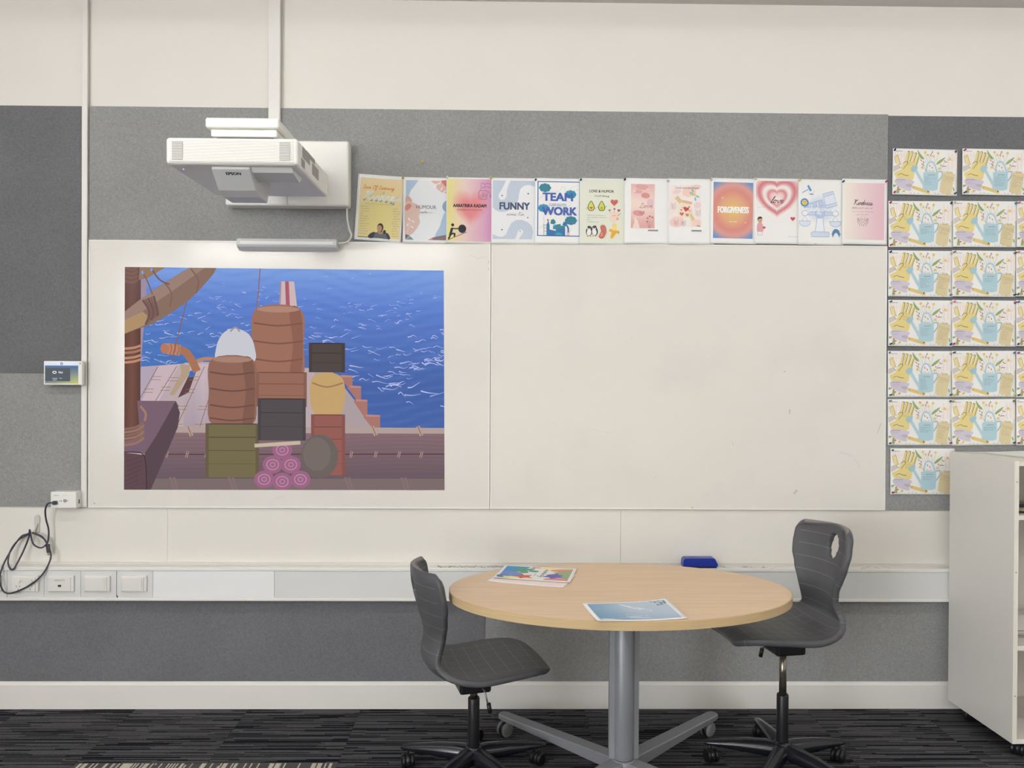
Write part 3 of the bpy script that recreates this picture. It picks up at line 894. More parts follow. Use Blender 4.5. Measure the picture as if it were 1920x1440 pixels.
nt.links.new(n.outputs['Fac'], rp.inputs['Fac']); nt.links.new(rp.outputs['Color'], b.inputs['Base Color'])
EDGE = mat('beech_edging', (205, 178, 135), rough=0.4, spec=0.4, noise=(40, 0.06, (.2, .2, 6)))
STEEL = mat('silver_grey_powder_coat', (146, 148, 152), rough=0.42, spec=0.5, metal=0.25)
CAST = mat('castor_grey', (128, 128, 128), rough=0.5)
BLK = mat('black_nylon', (26, 26, 30), rough=0.38, spec=0.5)
BLK_GLOSS = mat('black_nylon_gloss', (30, 31, 38), rough=0.22, spec=0.55)

def ellipse(a, b_, n_=72):
    return [(a * math.cos(2 * math.pi * i / n_), b_ * math.sin(2 * math.pi * i / n_)) for i in range(n_)]

def castor(parent, x, y, z, r, ang, wheel_mat, hood_mat, gap=.022):
    """twin-wheel castor, wheels touching the floor; z: height of the stem top"""
    c = MB()
    c.cyl((0, 0, r * 1.1), .006, z - r * 1.1, 'z', 10)
    c.lathe([(r * .55, -gap * .5), (r * .95, -gap * .45), (r * .95, gap * .45), (r * .55, gap * .5)], (-r * .45, 0, r * 1.02), 'y', 20)
    o = c.build('castor', hood_mat, parent, (x, y, 0)); o.rotation_euler = (0, 0, ang)
    for s in (-1, 1):
        w = MB().lathe([(r * .35, 0), (r * .8, -.001), (r * .98, .003), (r, .006), (r, .010), (r * .96, .013)], (-r * .45, (gap * .5 if s > 0 else -gap * .5 - .013), r), 'y', 24)
        wo = w.build('wheel', wheel_mat, o)
    return o

tb = thing('oval_table', 'oval beech-topped table on a grey pedestal with four feet', 'table', (2.285, -.688, 0))
top = MB()
E1 = ellipse(.618, .386)
top.prism(E1, 'z', .7005, .7300)
top.build('tabletop', WOOD, tb)
n_ = 96
outer, inner = ellipse(.6215, .3895, n_), ellipse(.6181, .3861, n_)
v = []
for (pts, z) in ((inner, .7000), (outer, .7008), (outer, .7290), (inner, .7300)):
    v += [(p[0], p[1], z) for p in pts]
eb = MB()
for k in range(3):
    ff = []
    for i in range(n_):
        j = (i + 1) % n_
        ff.append((i, j, n_ + j, n_ + i))
    eb.add(v[k * n_:(k + 2) * n_], ff, True)
eb.build('edge_band', EDGE, tb)
# pedestal
cx, cy = .024, .030
col = MB().lathe([(.040, .098), (.0405, .10), (.0405, .699), (.040, .6995)], (cx, cy, 0), 'z', 32)
col.build('column', STEEL, tb)
for s in (-1, 1):
    fl = MB().prism([(cx + s * .035, cy - .018), (cx + s * .0545, cy - .012), (cx + s * .0565, cy), (cx + s * .0545, cy + .012), (cx + s * .035, cy + .018)], 'z', .098, .699)
    fl.build('column_flange', STEEL, tb)
MB().lathe([(.046, .045), (.050, .05), (.050, .085), (.046, .0975)], (cx, cy, 0), 'z', 32).build('hub', STEEL, tb)
MB().box((cx - .18, cy - .12, .682), (cx + .18, cy + .12, .6998), bev=.004).build('top_plate', STEEL, tb)
for (tx, ty) in ((-.455, .415), (.455, .415), (-.455, -.415), (.455, -.415)):
    L = math.hypot(tx, ty); a = math.atan2(ty, tx)
    # a tapering flat-topped foot with a rounded end
    m_ = MB()
    def sec(t_, hw, z0, z1, ch=.004):
        return [(t_, -hw, z0), (t_, -hw, z1 - ch), (t_, -hw + ch, z1), (t_, hw - ch, z1), (t_, hw, z1 - ch), (t_, hw, z0)]
    S = [sec(.03, .030, .048, .094), sec(L * .5, .028, .058, .090), sec(L - .03, .025, .066, .086), sec(L - .008, .021, .067, .085), sec(L, .010, .068, .084)]
    vv = [p for q in S for p in q]
    ff = []
    for k in range(len(S) - 1):
        for i in range(6):
            j = (i + 1) % 6
            ff.append((k * 6 + i, k * 6 + j, (k + 1) * 6 + j, (k + 1) * 6 + i))
    ff += [tuple(range(6)), tuple((len(S) - 1) * 6 + i for i in range(6))]
    m_.add(vv, ff)
    fo = m_.build('foot', STEEL, tb, (cx, cy, 0)); fo.rotation_euler = (0, 0, a)
    castor(tb, cx + (L - .04) * math.cos(a), cy + (L - .04) * math.sin(a), .068, .030, .75, CAST, BLK, .018)

# ================================================================== SWIVEL CHAIRS
SHELL = mat('charcoal_seat_plastic', (84, 84, 87), rough=0.48, spec=0.45, bump=(900, 0.15))
nt = SHELL.node_tree
b = nt.nodes['Principled BSDF']
uv = nt.nodes.new('ShaderNodeUVMap'); uv.uv_map = 'shell'
sx = nt.nodes.new('ShaderNodeSeparateXYZ'); nt.links.new(uv.outputs['UV'], sx.inputs[0])
def line_mask(out, pitch, width, offset):
    a_ = nt.nodes.new('ShaderNodeMath'); a_.operation = 'ADD'; a_.inputs[1].default_value = offset
    nt.links.new(out, a_.inputs[0])
    m1 = nt.nodes.new('ShaderNodeMath'); m1.operation = 'PINGPONG'; m1.inputs[1].default_value = pitch / 2
    nt.links.new(a_.outputs[0], m1.inputs[0])
    m2 = nt.nodes.new('ShaderNodeMath'); m2.operation = 'LESS_THAN'; m2.inputs[1].default_value = width
    nt.links.new(m1.outputs[0], m2.inputs[0])
    return m2.outputs[0]
la = line_mask(sx.outputs['X'], .052, .0009, .0)          # lines across the seat and back
lb = line_mask(sx.outputs['Y'], .060, .0011, .030)        # lines running front to back
seat_only = nt.nodes.new('ShaderNodeMath'); seat_only.operation = 'GREATER_THAN'; seat_only.inputs[1].default_value = .42
nt.links.new(sx.outputs['X'], seat_only.inputs[0])
lb2 = nt.nodes.new('ShaderNodeMath'); lb2.operation = 'MULTIPLY'; nt.links.new(lb, lb2.inputs[0]); nt.links.new(seat_only.outputs[0], lb2.inputs[1])
lb3 = nt.nodes.new('ShaderNodeMath'); lb3.operation = 'MULTIPLY'; nt.links.new(lb2.outputs[0], lb3.inputs[0]); lb3.inputs[1].default_value = .7
edge = nt.nodes.new('ShaderNodeMath'); edge.operation = 'ABSOLUTE'; nt.links.new(sx.outputs['Y'], edge.inputs[0])
edge2 = nt.nodes.new('ShaderNodeMath'); edge2.operation = 'LESS_THAN'; edge2.inputs[1].default_value = .165; nt.links.new(edge.outputs[0], edge2.inputs[0])
mxx = nt.nodes.new('ShaderNodeMath'); mxx.operation = 'MAXIMUM'; nt.links.new(la, mxx.inputs[0]); nt.links.new(lb3.outputs[0], mxx.inputs[1])
mm = nt.nodes.new('ShaderNodeMath'); mm.operation = 'MULTIPLY'; nt.links.new(mxx.outputs[0], mm.inputs[0]); nt.links.new(edge2.outputs[0], mm.inputs[1])
mc = nt.nodes.new('ShaderNodeMix'); mc.data_type = 'RGBA'
mc.inputs[6].default_value = rgba((84, 84, 87)); mc.inputs[7].default_value = rgba((128, 126, 122))
nt.links.new(mm.outputs[0], mc.inputs[0]); nt.links.new(mc.outputs[2], b.inputs['Base Color'])

def interp(tab, s):
    for (a, b2) in zip(tab, tab[1:]):
        if s <= b2[0]:
            t_ = (s - a[0]) / (b2[0] - a[0])
            t_ = t_ * t_ * (3 - 2 * t_) * .5 + t_ * .5
            return a[1] + (b2[1] - a[1]) * t_
    return tab[-1][1]

def shell_mesh():
    prof = [(-.240, .395), (-.239, .36), (-.233, .31), (-.218, .25), (-.201, .195), (-.190, .15), (-.191, .112), (-.196, .080), (-.196, .052),
            (-.184, .024), (-.159, .002), (-.118, -.013), (-.06, -.018), (0.0, -.014), (.075, -.003), (.145, .005), (.195, .007), (.230, .001), (.252, -.013)]
    P = catmull(prof, 8)
    S = [0]
    for a, b2 in zip(P, P[1:]): S.append(S[-1] + math.hypot(b2[0] - a[0], b2[1] - a[1]))
    tot = S[-1]
    width = [(0, .142), (.007, .160), (.018, .174), (.04, .185), (.09, .189), (.14, .180), (.19, .158), (.235, .134), (.275, .123), (.315, .128), (.355, .146), (.39, .166), (.43, .184), (.49, .200),
             (.56, .210), (.63, .208), (.70, .200), (.745, .186), (.78, .164), (.80, .138), (.815, .105), (.9, .10)]
    scale = tot / .815
    fwd = [(0, .066), (.06, .076), (.12, .075), (.20, .058), (.25, .042), (.30, .032), (.36, .022), (.42, .010), (.5, 0), (2, 0)]
    up = [(0, 0), (.27, 0), (.34, .016), (.40, .028), (.46, .022), (.54, .012), (.62, .006), (.7, .001), (.82, -.006), (2, -.006)]
    NU, NV = 96, 40
    V, UV = [], []
    for i in range(NU + 1):
        s = tot * i / NU
        k = max(0, min(len(S) - 2, next((q for q in range(len(S) - 1) if S[q + 1] >= s), len(S) - 2)))
        t_ = (s - S[k]) / (S[k + 1] - S[k])
        u0 = P[k][0] + (P[k + 1][0] - P[k][0]) * t_
        z0 = P[k][1] + (P[k + 1][1] - P[k][1]) * t_
        ss = s / scale
        w = interp(width, ss)
        for j in range(NV + 1):
            q = -1 + 2 * j / NV
            e = abs(q) ** 2.2
            V.append([u0 + interp(fwd, ss) * e, q * w, z0 + interp(up, ss) * e])
            UV.append((s, q * w))
    F = []
    hs, hr, hw = .088 * scale, .050, .034            # the hand hole
    def inside(i, j):
        a = UV[i * (NV + 1) + j]; 
        return a
    keep = []
    for i in range(NU):
        for j in range(NV):
            ids = (i * (NV + 1) + j, i * (NV + 1) + j + 1, (i + 1) * (NV + 1) + j + 1, (i + 1) * (NV + 1) + j)
            cs = sum(UV[q][0] for q in ids) / 4; cy_ = sum(UV[q][1] for q in ids) / 4
            if ((cs - hs) / hr) ** 2 + (cy_ / hw) ** 2 < 1: continue
            F.append(ids)
    used = {}
    for f_ in F:
        for a in f_: used[a] = used.get(a, 0) + 1
    # rim vertices of the hole slide onto the ellipse
    for idx, cnt in used.items():
        s, y = UV[idx]
        i, j = divmod(idx, NV + 1)
        if cnt < 4 and 0 < i < NU and 0 < j < NV:
            d = math.sqrt(((s - hs) / hr) ** 2 + (y / hw) ** 2)
            if 0.3 < d < 1.6:
                ns, ny = hs + (s - hs) / d, y / d
                V[idx][2] -= (ns - s) * 0.99
                w = interp(width, s / scale)
                V[idx][0] += interp(fwd, s / scale) * (abs(ny / w) ** 2.2 - abs(y / w) ** 2.2)
                V[idx][1] = ny
                UV[idx] = (ns, ny)
    me = bpy.data.meshes.new('seat_shell')
    me.from_pydata(V, [], F)
    l = me.uv_layers.new(name='shell')
    for lp in me.loops:
        l.data[lp.index].uv = UV[lp.vertex_index]
    me.polygons.foreach_set('use_smooth', [True] * len(me.polygons))
    bm = bmesh.new(); bm.from_mesh(me)
    bmesh.ops.delete(bm, geom=[q for q in bm.verts if not q.link_faces], context='VERTS')
    bm.to_mesh(me); bm.free()
    me.materials.append(SHELL)
    return me
SHELL_ME = shell_mesh()

def swivel_chair(loc, rz, seat_z, label, base_rot):
    t = thing('swivel_chair', label, 'chair', (loc[0], loc[1], 0), rz, 'charcoal swivel chairs')
    sh = link('seat_shell', SHELL_ME, t, (0, 0, seat_z))
    so = sh.modifiers.new('thickness', 'SOLIDIFY'); so.thickness = .024; so.offset = -1.0
    sb = sh.modifiers.new('round', 'SUBSURF'); sb.levels = 1; sb.render_levels = 1
    z = seat_z - .036
    me_ = MB().box((-.065, -.055, z - .052), (.055, .055, z + .004), bev=.010)
    me_.build('tilt_mechanism', BLK, t)
    MB().prism([(.05, z - .018), (.135, z + .010), (.135, z + .022), (-.11, z + .018), (-.11, z + .004), (-.06, z - .01)], 'y', -.05, .05).build('seat_plate', BLK, t)
    MB().lathe([(.0215, .105), (.022, .11), (.022, .292), (.020, .296)], (0, 0, 0), 'z', 24).build('column_sleeve', BLK, t)
    if z - .05 > .30:
        MB().cyl((0, 0, .2965), .0138, z - .05 - .2965, 'z', 20).build('gas_column', mat('gas_column_steel', (150, 142, 128), rough=.25, metal=.85), t)
    MB().tube([(.01, -.05, z - .02), (.02, -.085, z - .03), (.032, -.10, z - .085)], .0035, 8).build('lever_rod', mat('lever_steel', (150, 150, 150), rough=.3, metal=.8), t)
    MB().tube([(.031, -.1, z - .07), (.036, -.104, z - .105)], .008, 10).build('lever_handle', BLK, t)
    MB().lathe([(.036, .058), (.040, .065), (.038, .098), (.031, .112), (.026, .118)], (0, 0, 0), 'z', 28).build('base_hub', BLK_GLOSS, t)
    for k in range(5):
        a = base_rot - rz + 2 * math.pi * k / 5
        m_ = MB()
        S = []
        for (d, hw, z0, z1) in ((.022, .030, .066, .110), (.06, .029, .062, .113), (.14, .025, .064, .106), (.22, .020, .066, .093), (.275, .016, .066, .083), (.292, .011, .068, .078)):
            S.append([(d, -hw, z0), (d, -hw * .93, z0 + (z1 - z0) * .5), (d, -hw * .55, z1 - .002), (d, 0, z1), (d, hw * .55, z1 - .002), (d, hw * .93, z0 + (z1 - z0) * .5), (d, hw, z0)])
        vv = [p for q in S for p in q]; ff = []
        for i in range(len(S) - 1):
            for j in range(7):
                jj = (j + 1) % 7
                ff.append((i * 7 + j, i * 7 + jj, (i + 1) * 7 + jj, (i + 1) * 7 + j))
        m_.add(vv, ff, True)
        m_.add(S[0], [tuple(range(7))]); m_.add(S[-1], [tuple(range(7))])
        lg = m_.build('base_leg', BLK_GLOSS, t); lg.rotation_euler = (0, 0, a)
        castor(t, .268 * math.cos(a), .268 * math.sin(a), .072, .026, a + (.6, 2.4, -1.0, 1.4, .2)[k], BLK, BLK, .020)
    return t
swivel_chair((1.753, -.600), math.radians(15.5), .415, 'charcoal swivel chair at the left end of the table, seat lowered', math.radians(20))
swivel_chair((2.932, -.572), math.radians(180 + 10), .545, 'charcoal swivel chair with hand hole at the right end of table, seat raised', math.radians(18))

# ================================================================== SHELF UNIT ON CASTORS
MELA = mat('white_melamine', (224, 220, 213), rough=0.35, spec=0.45)
MELA_E = mat('cream_edging', (238, 234, 220), rough=0.4)
sh = thing('shelf_unit', 'white open shelf unit on castors at the right edge', 'bookshelf', (3.868, -.062, 0), math.radians(1.6))
W_, D_, z0, z1 = .90, .420, .060, 1.181
def SB(name, a, c, m, bev=.0008):
    return MB().box(a, c, bev=bev, seg=1).build(name, m, sh)
SB('side_panel', (0, -D_, z0), (.018, 0, z1 - .0), MELA); SB('side_panel', (W_ - .018, -D_, z0), (W_, 0, z1), MELA)
for xx in (0, W_ - .018): SB('front_edging', (xx, -D_ - .0012, z0), (xx + .018, -D_ - .0002, z1), MELA_E, 0)
SB('top_panel', (.0185, -D_, z1 - .020), (W_ - .0185, 0, z1 - .002), MELA)
SB('bottom_panel', (.0185, -D_, z0), (W_ - .0185, 0, z0 + .018), MELA)
SB('back_panel', (.0185, -.016, z0 + .0185), (W_ - .0185, -.004, z1 - .0205), MELA)
for zz in (.947, .429): SB('shelf', (.0185, -D_ + .004, zz), (W_ - .0185, -.0165, zz + .018), MELA)
for zz in (.947, .429, z0, z1 - .020): SB('shelf_edging', (.0187, -D_ + (.0028 if zz in (.947, .429) else -.0012), zz), (W_ - .0187, -D_ + (.0038 if zz in (.947, .429) else -.0002), zz + .018), MELA_E, 0)
for zz in (1.098, .74, .25): MB().cyl((.009, -D_ - .0024, zz), .0022, .0012, 'y', 8).build('shelf_pin', VENT, sh)
for (x_, y_, a_) in ((.06, -.06, 1.2), (.055, -D_ + .045, .9), (W_ - .06, -.06, .4), (W_ - .06, -D_ + .05, 2.0)):
    castor(sh, x_, y_, z0, .026, a_, BLK, BLK, .020)
PAPER = mat('white_paper', (240, 238, 234), rough=0.7, spec=0.2)
def flat_sheets(name, x, y, z, w, d, n_, rz, label, cat):
    t = thing(name, label, cat, (x, y, z), rz)
    rr_ = random.Random(int(x * 1000))
    for k in range(n_):
        s = MB().box((-w / 2, -d / 2, 0), (w / 2, d / 2, .0006)).build('sheet', PAPER, t)
        s.location = (rr_.uniform(-.012, .012), rr_.uniform(-.012, .012), .0004 + k * .0008); s.rotation_euler = (0, 0, rr_.uniform(-.12, .12))
    return t
flat_sheets('paper_stack', 4.14, -.20, 1.1795, .297, .21, 6, .25, 'loose white papers lying on top of the shelf unit', 'papers')
flat_sheets('paper_stack', 4.09, -.25, .4475, .297, .23, 40, .05, 'thick pile of white paper on the lower shelf', 'papers')
t = thing('felt_pouch', 'beige flat pouch on the upper shelf of the unit', 'pouch', (4.06, -.33, .9655))
MB().lathe([(.02, 0), (.14, .002), (.15, .007), (.14, .012), (.03, .015)], (0, 0, 0), 'z', 28).build('pouch_body', mat('beige_fabric', (178, 168, 150), rough=.9, bump=(400, .3)), t)
MB().tube([(.1515 * math.cos(a), .1515 * math.sin(a), .007) for a in [2 * math.pi * i / 40 for i in range(41)]], .002, 6).build('piping', BLK, t)
t = thing('marker_pen', 'dark marker pen lying across the beige pouch on the shelf', 'pen', (4.03, -.36, .987))
MB().lathe([(.003, -.06), (.006, -.055), (.0065, .02), (.0075, .021), (.0075, .06), (.004, .066)], (0, 0, 0), 'x', 14).build('barrel', mat('navy_plastic', (40, 44, 66), rough=.35), t)
t.rotation_euler = (0, 0, .12)

# ================================================================== PAPER SHEETS
SHEET = mat('poster_paper', (240, 239, 236), rough=0.6, spec=0.25)
def sheet(name, label, cat, w, h, cv, loc, rot=(0, 0, 0), out=None, group=None, extra=None):
    """w, h in mm; local frame: x right, z up, facing -y; out(u, v) lifts the paper off its support"""
    out = out or (lambda u, v: .0)
    def fn(x, y):
        return (((x - w / 2) / 1000, -out(x / w, y / h), (h / 2 - y) / 1000), (0, -1, 0))
    NX, NY = 18, 22
    v, f = [], []
    for side in (0, 1):
        for j in range(NY + 1):
            for i in range(NX + 1):
                p = fn(w * i / NX, h * j / NY)[0]
                v.append((p[0], p[1] + side * .00025, p[2]))
    m = (NX + 1) * (NY + 1)
    for j in range(NY):
        for i in range(NX):
            a = j * (NX + 1) + i
            f.append((a, a + 1, a + NX + 2, a + NX + 1))
            f.append((m + a, m + a + NX + 1, m + a + NX + 2, m + a + 1))
    rim = [i for i in range(NX + 1)] + [j * (NX + 1) + NX for j in range(1, NY + 1)] + [NY * (NX + 1) + i for i in range(NX - 1, -1, -1)] + [j * (NX + 1) for j in range(NY - 1, 0, -1)]
    for a, b2 in zip(rim, rim[1:] + rim[:1]):
        f.append((a, b2, b2 + m, a + m))
    me = MB().add(v, f, True).mesh(name)
    me.materials.append(SHEET)
    o = link(name, me, None, loc)
    o.rotation_euler = rot
    tag(o, label, cat, group)
    for nm, c in (('printed_design', cv), ('handwriting', extra)):
        if c is None: continue
        pm = c if isinstance(c, bpy.types.Mesh) else c.mesh(nm, fn, 26)
        if not pm.materials: pm.materials.append(INK)
        link(nm, pm, o)
    return o, fn

rs = random.Random(11)
# ---------------------------------------------------------------- the twelve value posters (A4 portrait, mm)
def p_learning():
    c = Canvas()
    c.grid(13, 15, 203, 284, 10, 14, lambda u, v: mix(mix((229, 214, 138), (233, 205, 172), max(0, .45 - v) * 1.6), (228, 206, 168), abs(u - .5) ** 2 * 2.4))
    c.script('Love Of Learning', 24, 64, 8.5, (214, 118, 66), w=1.9, width=140)
    c.script('And', 110, 84, 5, (214, 140, 80), w=1.0, width=24)
    c.script('Kindness', 30, 112, 19, (244, 240, 230), w=4.6, width=168)
    c.script('Kindness', 30, 113.5, 17, (226, 232, 236), w=2.0, width=168)
    for (x, y) in ((30, 113), (62, 114), (84, 115), (104, 116), (128, 118), (150, 121), (160, 124)):
        c.stroke([(x, y), (x + 5, y + 4), (x + 9, y - 5)], 3.4, (74, 122, 172))
    c.scrib(40, 133, 130, 6, (104, 150, 172), rs, lw=1.1)
    for k in range(12):
        c.scrib(17 + rs.uniform(0, 6), 146 + k * 11.2, rs.uniform(28, 40) if k != 3 else 12, 5, (112, 100, 66), rs, lw=.9)
        c.scrib(163 + rs.uniform(0, 6), 150 + k * 11.2, rs.uniform(20, 32), 5, (112, 100, 66), rs, lw=.9)
    c.rect(15, 281, 60, 284, (70, 66, 60))
    c.blob([(62, 283), (72, 264), (98, 258), (128, 255), (150, 262), (160, 284), (110, 284)], (92, 100, 108))
    c.blob([(62, 283), (72, 264), (92, 258), (84, 284)], (58, 58, 66)); c.blob([(140, 258), (154, 264), (160, 284), (150, 284)], (58, 58, 66))
    c.blob([(104, 250), (126, 250), (128, 262), (114, 266), (103, 258)], (176, 132, 108))
    c.ell(114, 236, 14, 20, (50, 44, 44)); c.ell(111, 240, 11, 15, (186, 142, 116)); c.ell(134, 254, 6, 9, (50, 44, 44))
    return c
def p_humour():
    c = Canvas()
    c.rect(12, 14, 200, 282, (227, 230, 233))
    c.poly([(12, 14), (68, 14), (50, 40), (34, 60), (26, 84), (12, 100)], (168, 190, 214))
    c.blob([(12, 90), (28, 88), (40, 108), (34, 132), (14, 145), (11, 118)], (205, 160, 148))
    c.blob([(11, 120), (52, 118), (76, 140), (72, 180), (76, 205), (50, 248), (20, 268), (11, 268)], (214, 184, 172))
    c.blob([(11, 130), (30, 120), (38, 132), (24, 148), (11, 150)], (206, 130, 116))
    for (x, y, r_) in ((28, 190, 1.2), (46, 200, .9), (22, 215, 1.9), (42, 225, .7)): c.ell(x, y, 8, 2.6, (240, 234, 230), r_)
    c.stroke([(18, 250), (30, 220), (36, 190)], 1.0, (240, 234, 230))
    c.poly([(12, 258), (30, 262), (50, 282), (12, 282)], (122, 138, 148)); c.poly([(12, 258), (24, 262), (14, 280)], (110, 78, 84)); c.stroke([(16, 280), (34, 266)], 1.5, (220, 224, 226), sm=0)
    c.poly([(126, 14), (200, 14), (200, 72), (172, 66), (150, 50), (146, 30), (130, 22)], (220, 180, 172))
    c.blob([(170, 14), (200, 14), (200, 40), (186, 36)], (206, 116, 106))
    for (x, y, r_) in ((150, 30, -.6), (164, 24, -.9), (172, 50, -1.0), (186, 62, -.7), (140, 40, -.5)): c.ell(x, y, 9, 2.4, (244, 236, 232), r_)
    c.blob([(200, 104), (182, 112), (176, 134), (188, 152), (200, 154)], (140, 164, 190))
    c.poly([(200, 150), (184, 160), (174, 190), (166, 220), (150, 250), (138, 282), (200, 282)], (164, 188, 212))
    c.poly([(112, 282), (136, 270), (170, 262), (200, 256), (200, 282)], (126, 104, 108)); c.poly([(112, 282), (130, 273), (138, 282)], (206, 130, 116))
    c.text('HUMOUR', 104, 142, 16, (86, 84, 90), width=90)
    c.script('Sophie', 76, 161, 5.5, (84, 82, 88), w=.9, width=34); c.scrib(114, 161, 22, 5.5, (84, 82, 88), rs, lw=.9)
    return c
def p_boulder():
    c = Canvas()
    def g(u, v):
        a = mix((228, 218, 132), (228, 200, 190), u / .38) if u < .38 else mix((228, 200, 190), (206, 146, 182), (u - .38) / .55)
        t_ = heart_t((u - .52) * 3.6, (v - .50) * 5.0)
        return mix((222, 128, 130), a, (t_ - .55) / .8)
    c.grid(4, 7, 204, 289, 30, 40, g)
    c.text('AARATRIKA KADAM', 105, 134, 14, (40, 36, 44), fat=.06, width=148)
    c.text('PERSEVERANCE & GRATITUDE', 105, 150, 7.5, (120, 84, 96), width=112)
    k = (36, 36, 40)
    c.stroke([(6, 284), (92, 246)], 2.4, k, sm=0)
    c.ell(72, 232, 18, 19, k); c.ell(29, 215, 7, 6.8, k)
    c.stroke([(26, 230), (22, 248), (18, 262)], 11, k); c.stroke([(24, 230), (40, 232), (56, 231)], 5.5, k, sm=0)
    c.stroke([(22, 256), (38, 254), (36, 268)], 7.5, k); c.stroke([(18, 258), (16, 268), (10, 279)], 7.5, k)
    j = (140, 70, 112)
    c.stroke([(150, 58), (146, 66), (146, 92), (152, 97), (176, 97), (182, 92), (182, 66), (178, 58), (150, 58)], 2.0, j, sm=2)
    c.rect(153, 48, 175, 57, (222, 170, 190)); c.stroke([(153, 48), (175, 48), (175, 57), (153, 57), (153, 48)], 1.8, j, sm=0)
    c.stroke([(158, 24), (174, 28), (170, 45), (154, 40), (158, 24)], 1.8, j, sm=0); c.stroke([(174, 28), (190, 26), (204, 34)], 1.8, j); c.stroke([(172, 40), (190, 42), (204, 46)], 1.8, j)
    c.ring(157, 85, 6, 6, 1.6, j); c.ring(172, 82, 6, 6, 1.6, j); c.stroke([(160, 70), (170, 66), (174, 76), (164, 78), (160, 70)], 1.6, j, sm=0); c.stroke([(186, 58), (196, 74), (200, 82)], 1.6, j); c.ring(199, 84, 4, 4, 1.6, j)
    return c
def p_funny():
    c = Canvas()
    bl, gy, dk = (186, 197, 212), (228, 229, 231), (70, 74, 86)
    c.rect(6, 10, 206, 285, gy)
    c.poly([(6, 12), (200, 12), (200, 40), (190, 36), (168, 30), (146, 34), (130, 50), (124, 74), (122, 96), (112, 120), (92, 140), (66, 152), (40, 154), (18, 146), (6, 134)], bl)
    c.poly([(66, 10), (88, 10), (78, 28), (70, 56), (68, 84), (60, 98), (44, 100), (32, 90), (32, 76), (44, 56), (56, 34)], gy)
    c.poly([(6, 254), (28, 264), (50, 266), (66, 256), (76, 232), (90, 204), (112, 190), (136, 188), (164, 198), (182, 216), (188, 244), (182, 276), (6, 276)], bl)
    c.poly([(106, 278), (116, 252), (120, 238), (132, 230), (144, 238), (142, 250), (132, 264), (124, 278)], gy)
    for (x, y, r_) in ((48, 80, 3), (166, 70, 3.4), (164, 178, 2.8), (48, 234, 3.4), (130, 240, 2.2)): c.ell(x, y, r_, r_, dk)
    c.text('FUNNY', 105, 142, 31, (62, 74, 104), fat=.055, width=134)
    c.script('Bonnie Kim', 68, 170, 8.5, (130, 132, 142), w=1.0, width=78, slant=.4)
    return c
def p_teamwork():
    c = Canvas()
    bl, li = (52, 94, 170), (176, 186, 214)
    for a in ((12, 14, 206, 18), (12, 258, 206, 262), (12, 18, 16.5, 258), (201.5, 18, 206, 258)): c.rect(*a, bl, lift=False)
    for p in ([(17, 96), (40, 78), (60, 60), (110, 58), (122, 40), (136, 42), (140, 60), (170, 40), (200, 30)], [(70, 100), (120, 96), (160, 110), (150, 126), (60, 124)], [(17, 226), (36, 220), (44, 196), (40, 176), (52, 160)], [(60, 140), (66, 162), (84, 156), (100, 160), (130, 156), (136, 176), (150, 170), (200, 190)], [(172, 196), (168, 226), (150, 254)], [(160, 70), (180, 54), (201, 50)]):
        c.stroke(p, 1.1, li)
    def cloud(x, y, r_, col):
        for k in range(8):
            a = 2 * math.pi * k / 8
            c.ell(x + r_ * .68 * math.cos(a), y + r_ * .45 * math.sin(a), r_ * .42, r_ * .36, col)
        c.ell(x, y, r_ * .8, r_ * .55, col)
    cloud(46, 44, 25, (48, 122, 142)); cloud(162, 72, 24, (44, 138, 172)); cloud(40, 136, 23, (56, 138, 176)); cloud(164, 190, 25, (48, 122, 142))
    c.text('TEAM', 104, 102, 35, (60, 92, 170), fat=.06, width=134)
    c.text('WORK', 112, 166, 35, (60, 92, 170), fat=.06, width=154)
    c.text('CLARE NGUYEN', 104, 126, 12, (104, 124, 176), width=76)
    for (x, y, s, col, a) in ((82, 198, 19, (48, 122, 142), .2), (136, 206, 16, (40, 110, 166), .4), (92, 222, 17, (44, 138, 172), .1), (86, 244, 17, (240, 241, 242), .1), (136, 226, 14, (242, 242, 243), .3)):
        ca, sa = math.cos(a), math.sin(a)
        q = [(-.5, -.5), (-.12, -.5), (-.2, -.72), (.2, -.72), (.12, -.5), (.5, -.5), (.5, -.12), (.72, -.2), (.72, .2), (.5, .12), (.5, .5), (-.5, .5)]
        c.poly([(x + s * (p[0] * ca - p[1] * sa), y + s * (p[0] * sa + p[1] * ca)) for p in q], col)
    c.poly([(96, 258), (96, 210), (118, 206), (118, 214), (138, 214), (138, 258)], (52, 128, 140)); c.rect(104, 226, 138, 258, (46, 108, 166)); c.poly([(66, 258), (66, 232), (96, 238), (96, 258)], (52, 104, 168)); c.blob([(92, 256), (104, 246), (120, 248), (126, 257)], (60, 150, 186))
    c.poly([(54, 258), (54, 210), (62, 192), (68, 214), (68, 258)], (48, 112, 158)); c.ell(60, 190, 4, 5, (150, 110, 96))
    for y in (212, 226, 240): c.stroke([(40, y), (54, y)], 1.4, (110, 130, 150), sm=0)
    c.stroke([(42, 206), (42, 258)], 1.4, (110, 130, 150), sm=0)
    c.stroke([(152, 258), (152, 226), (144, 212)], 7, (62, 100, 168)); c.rect(147, 244, 157, 258, (224, 184, 164))
    return c
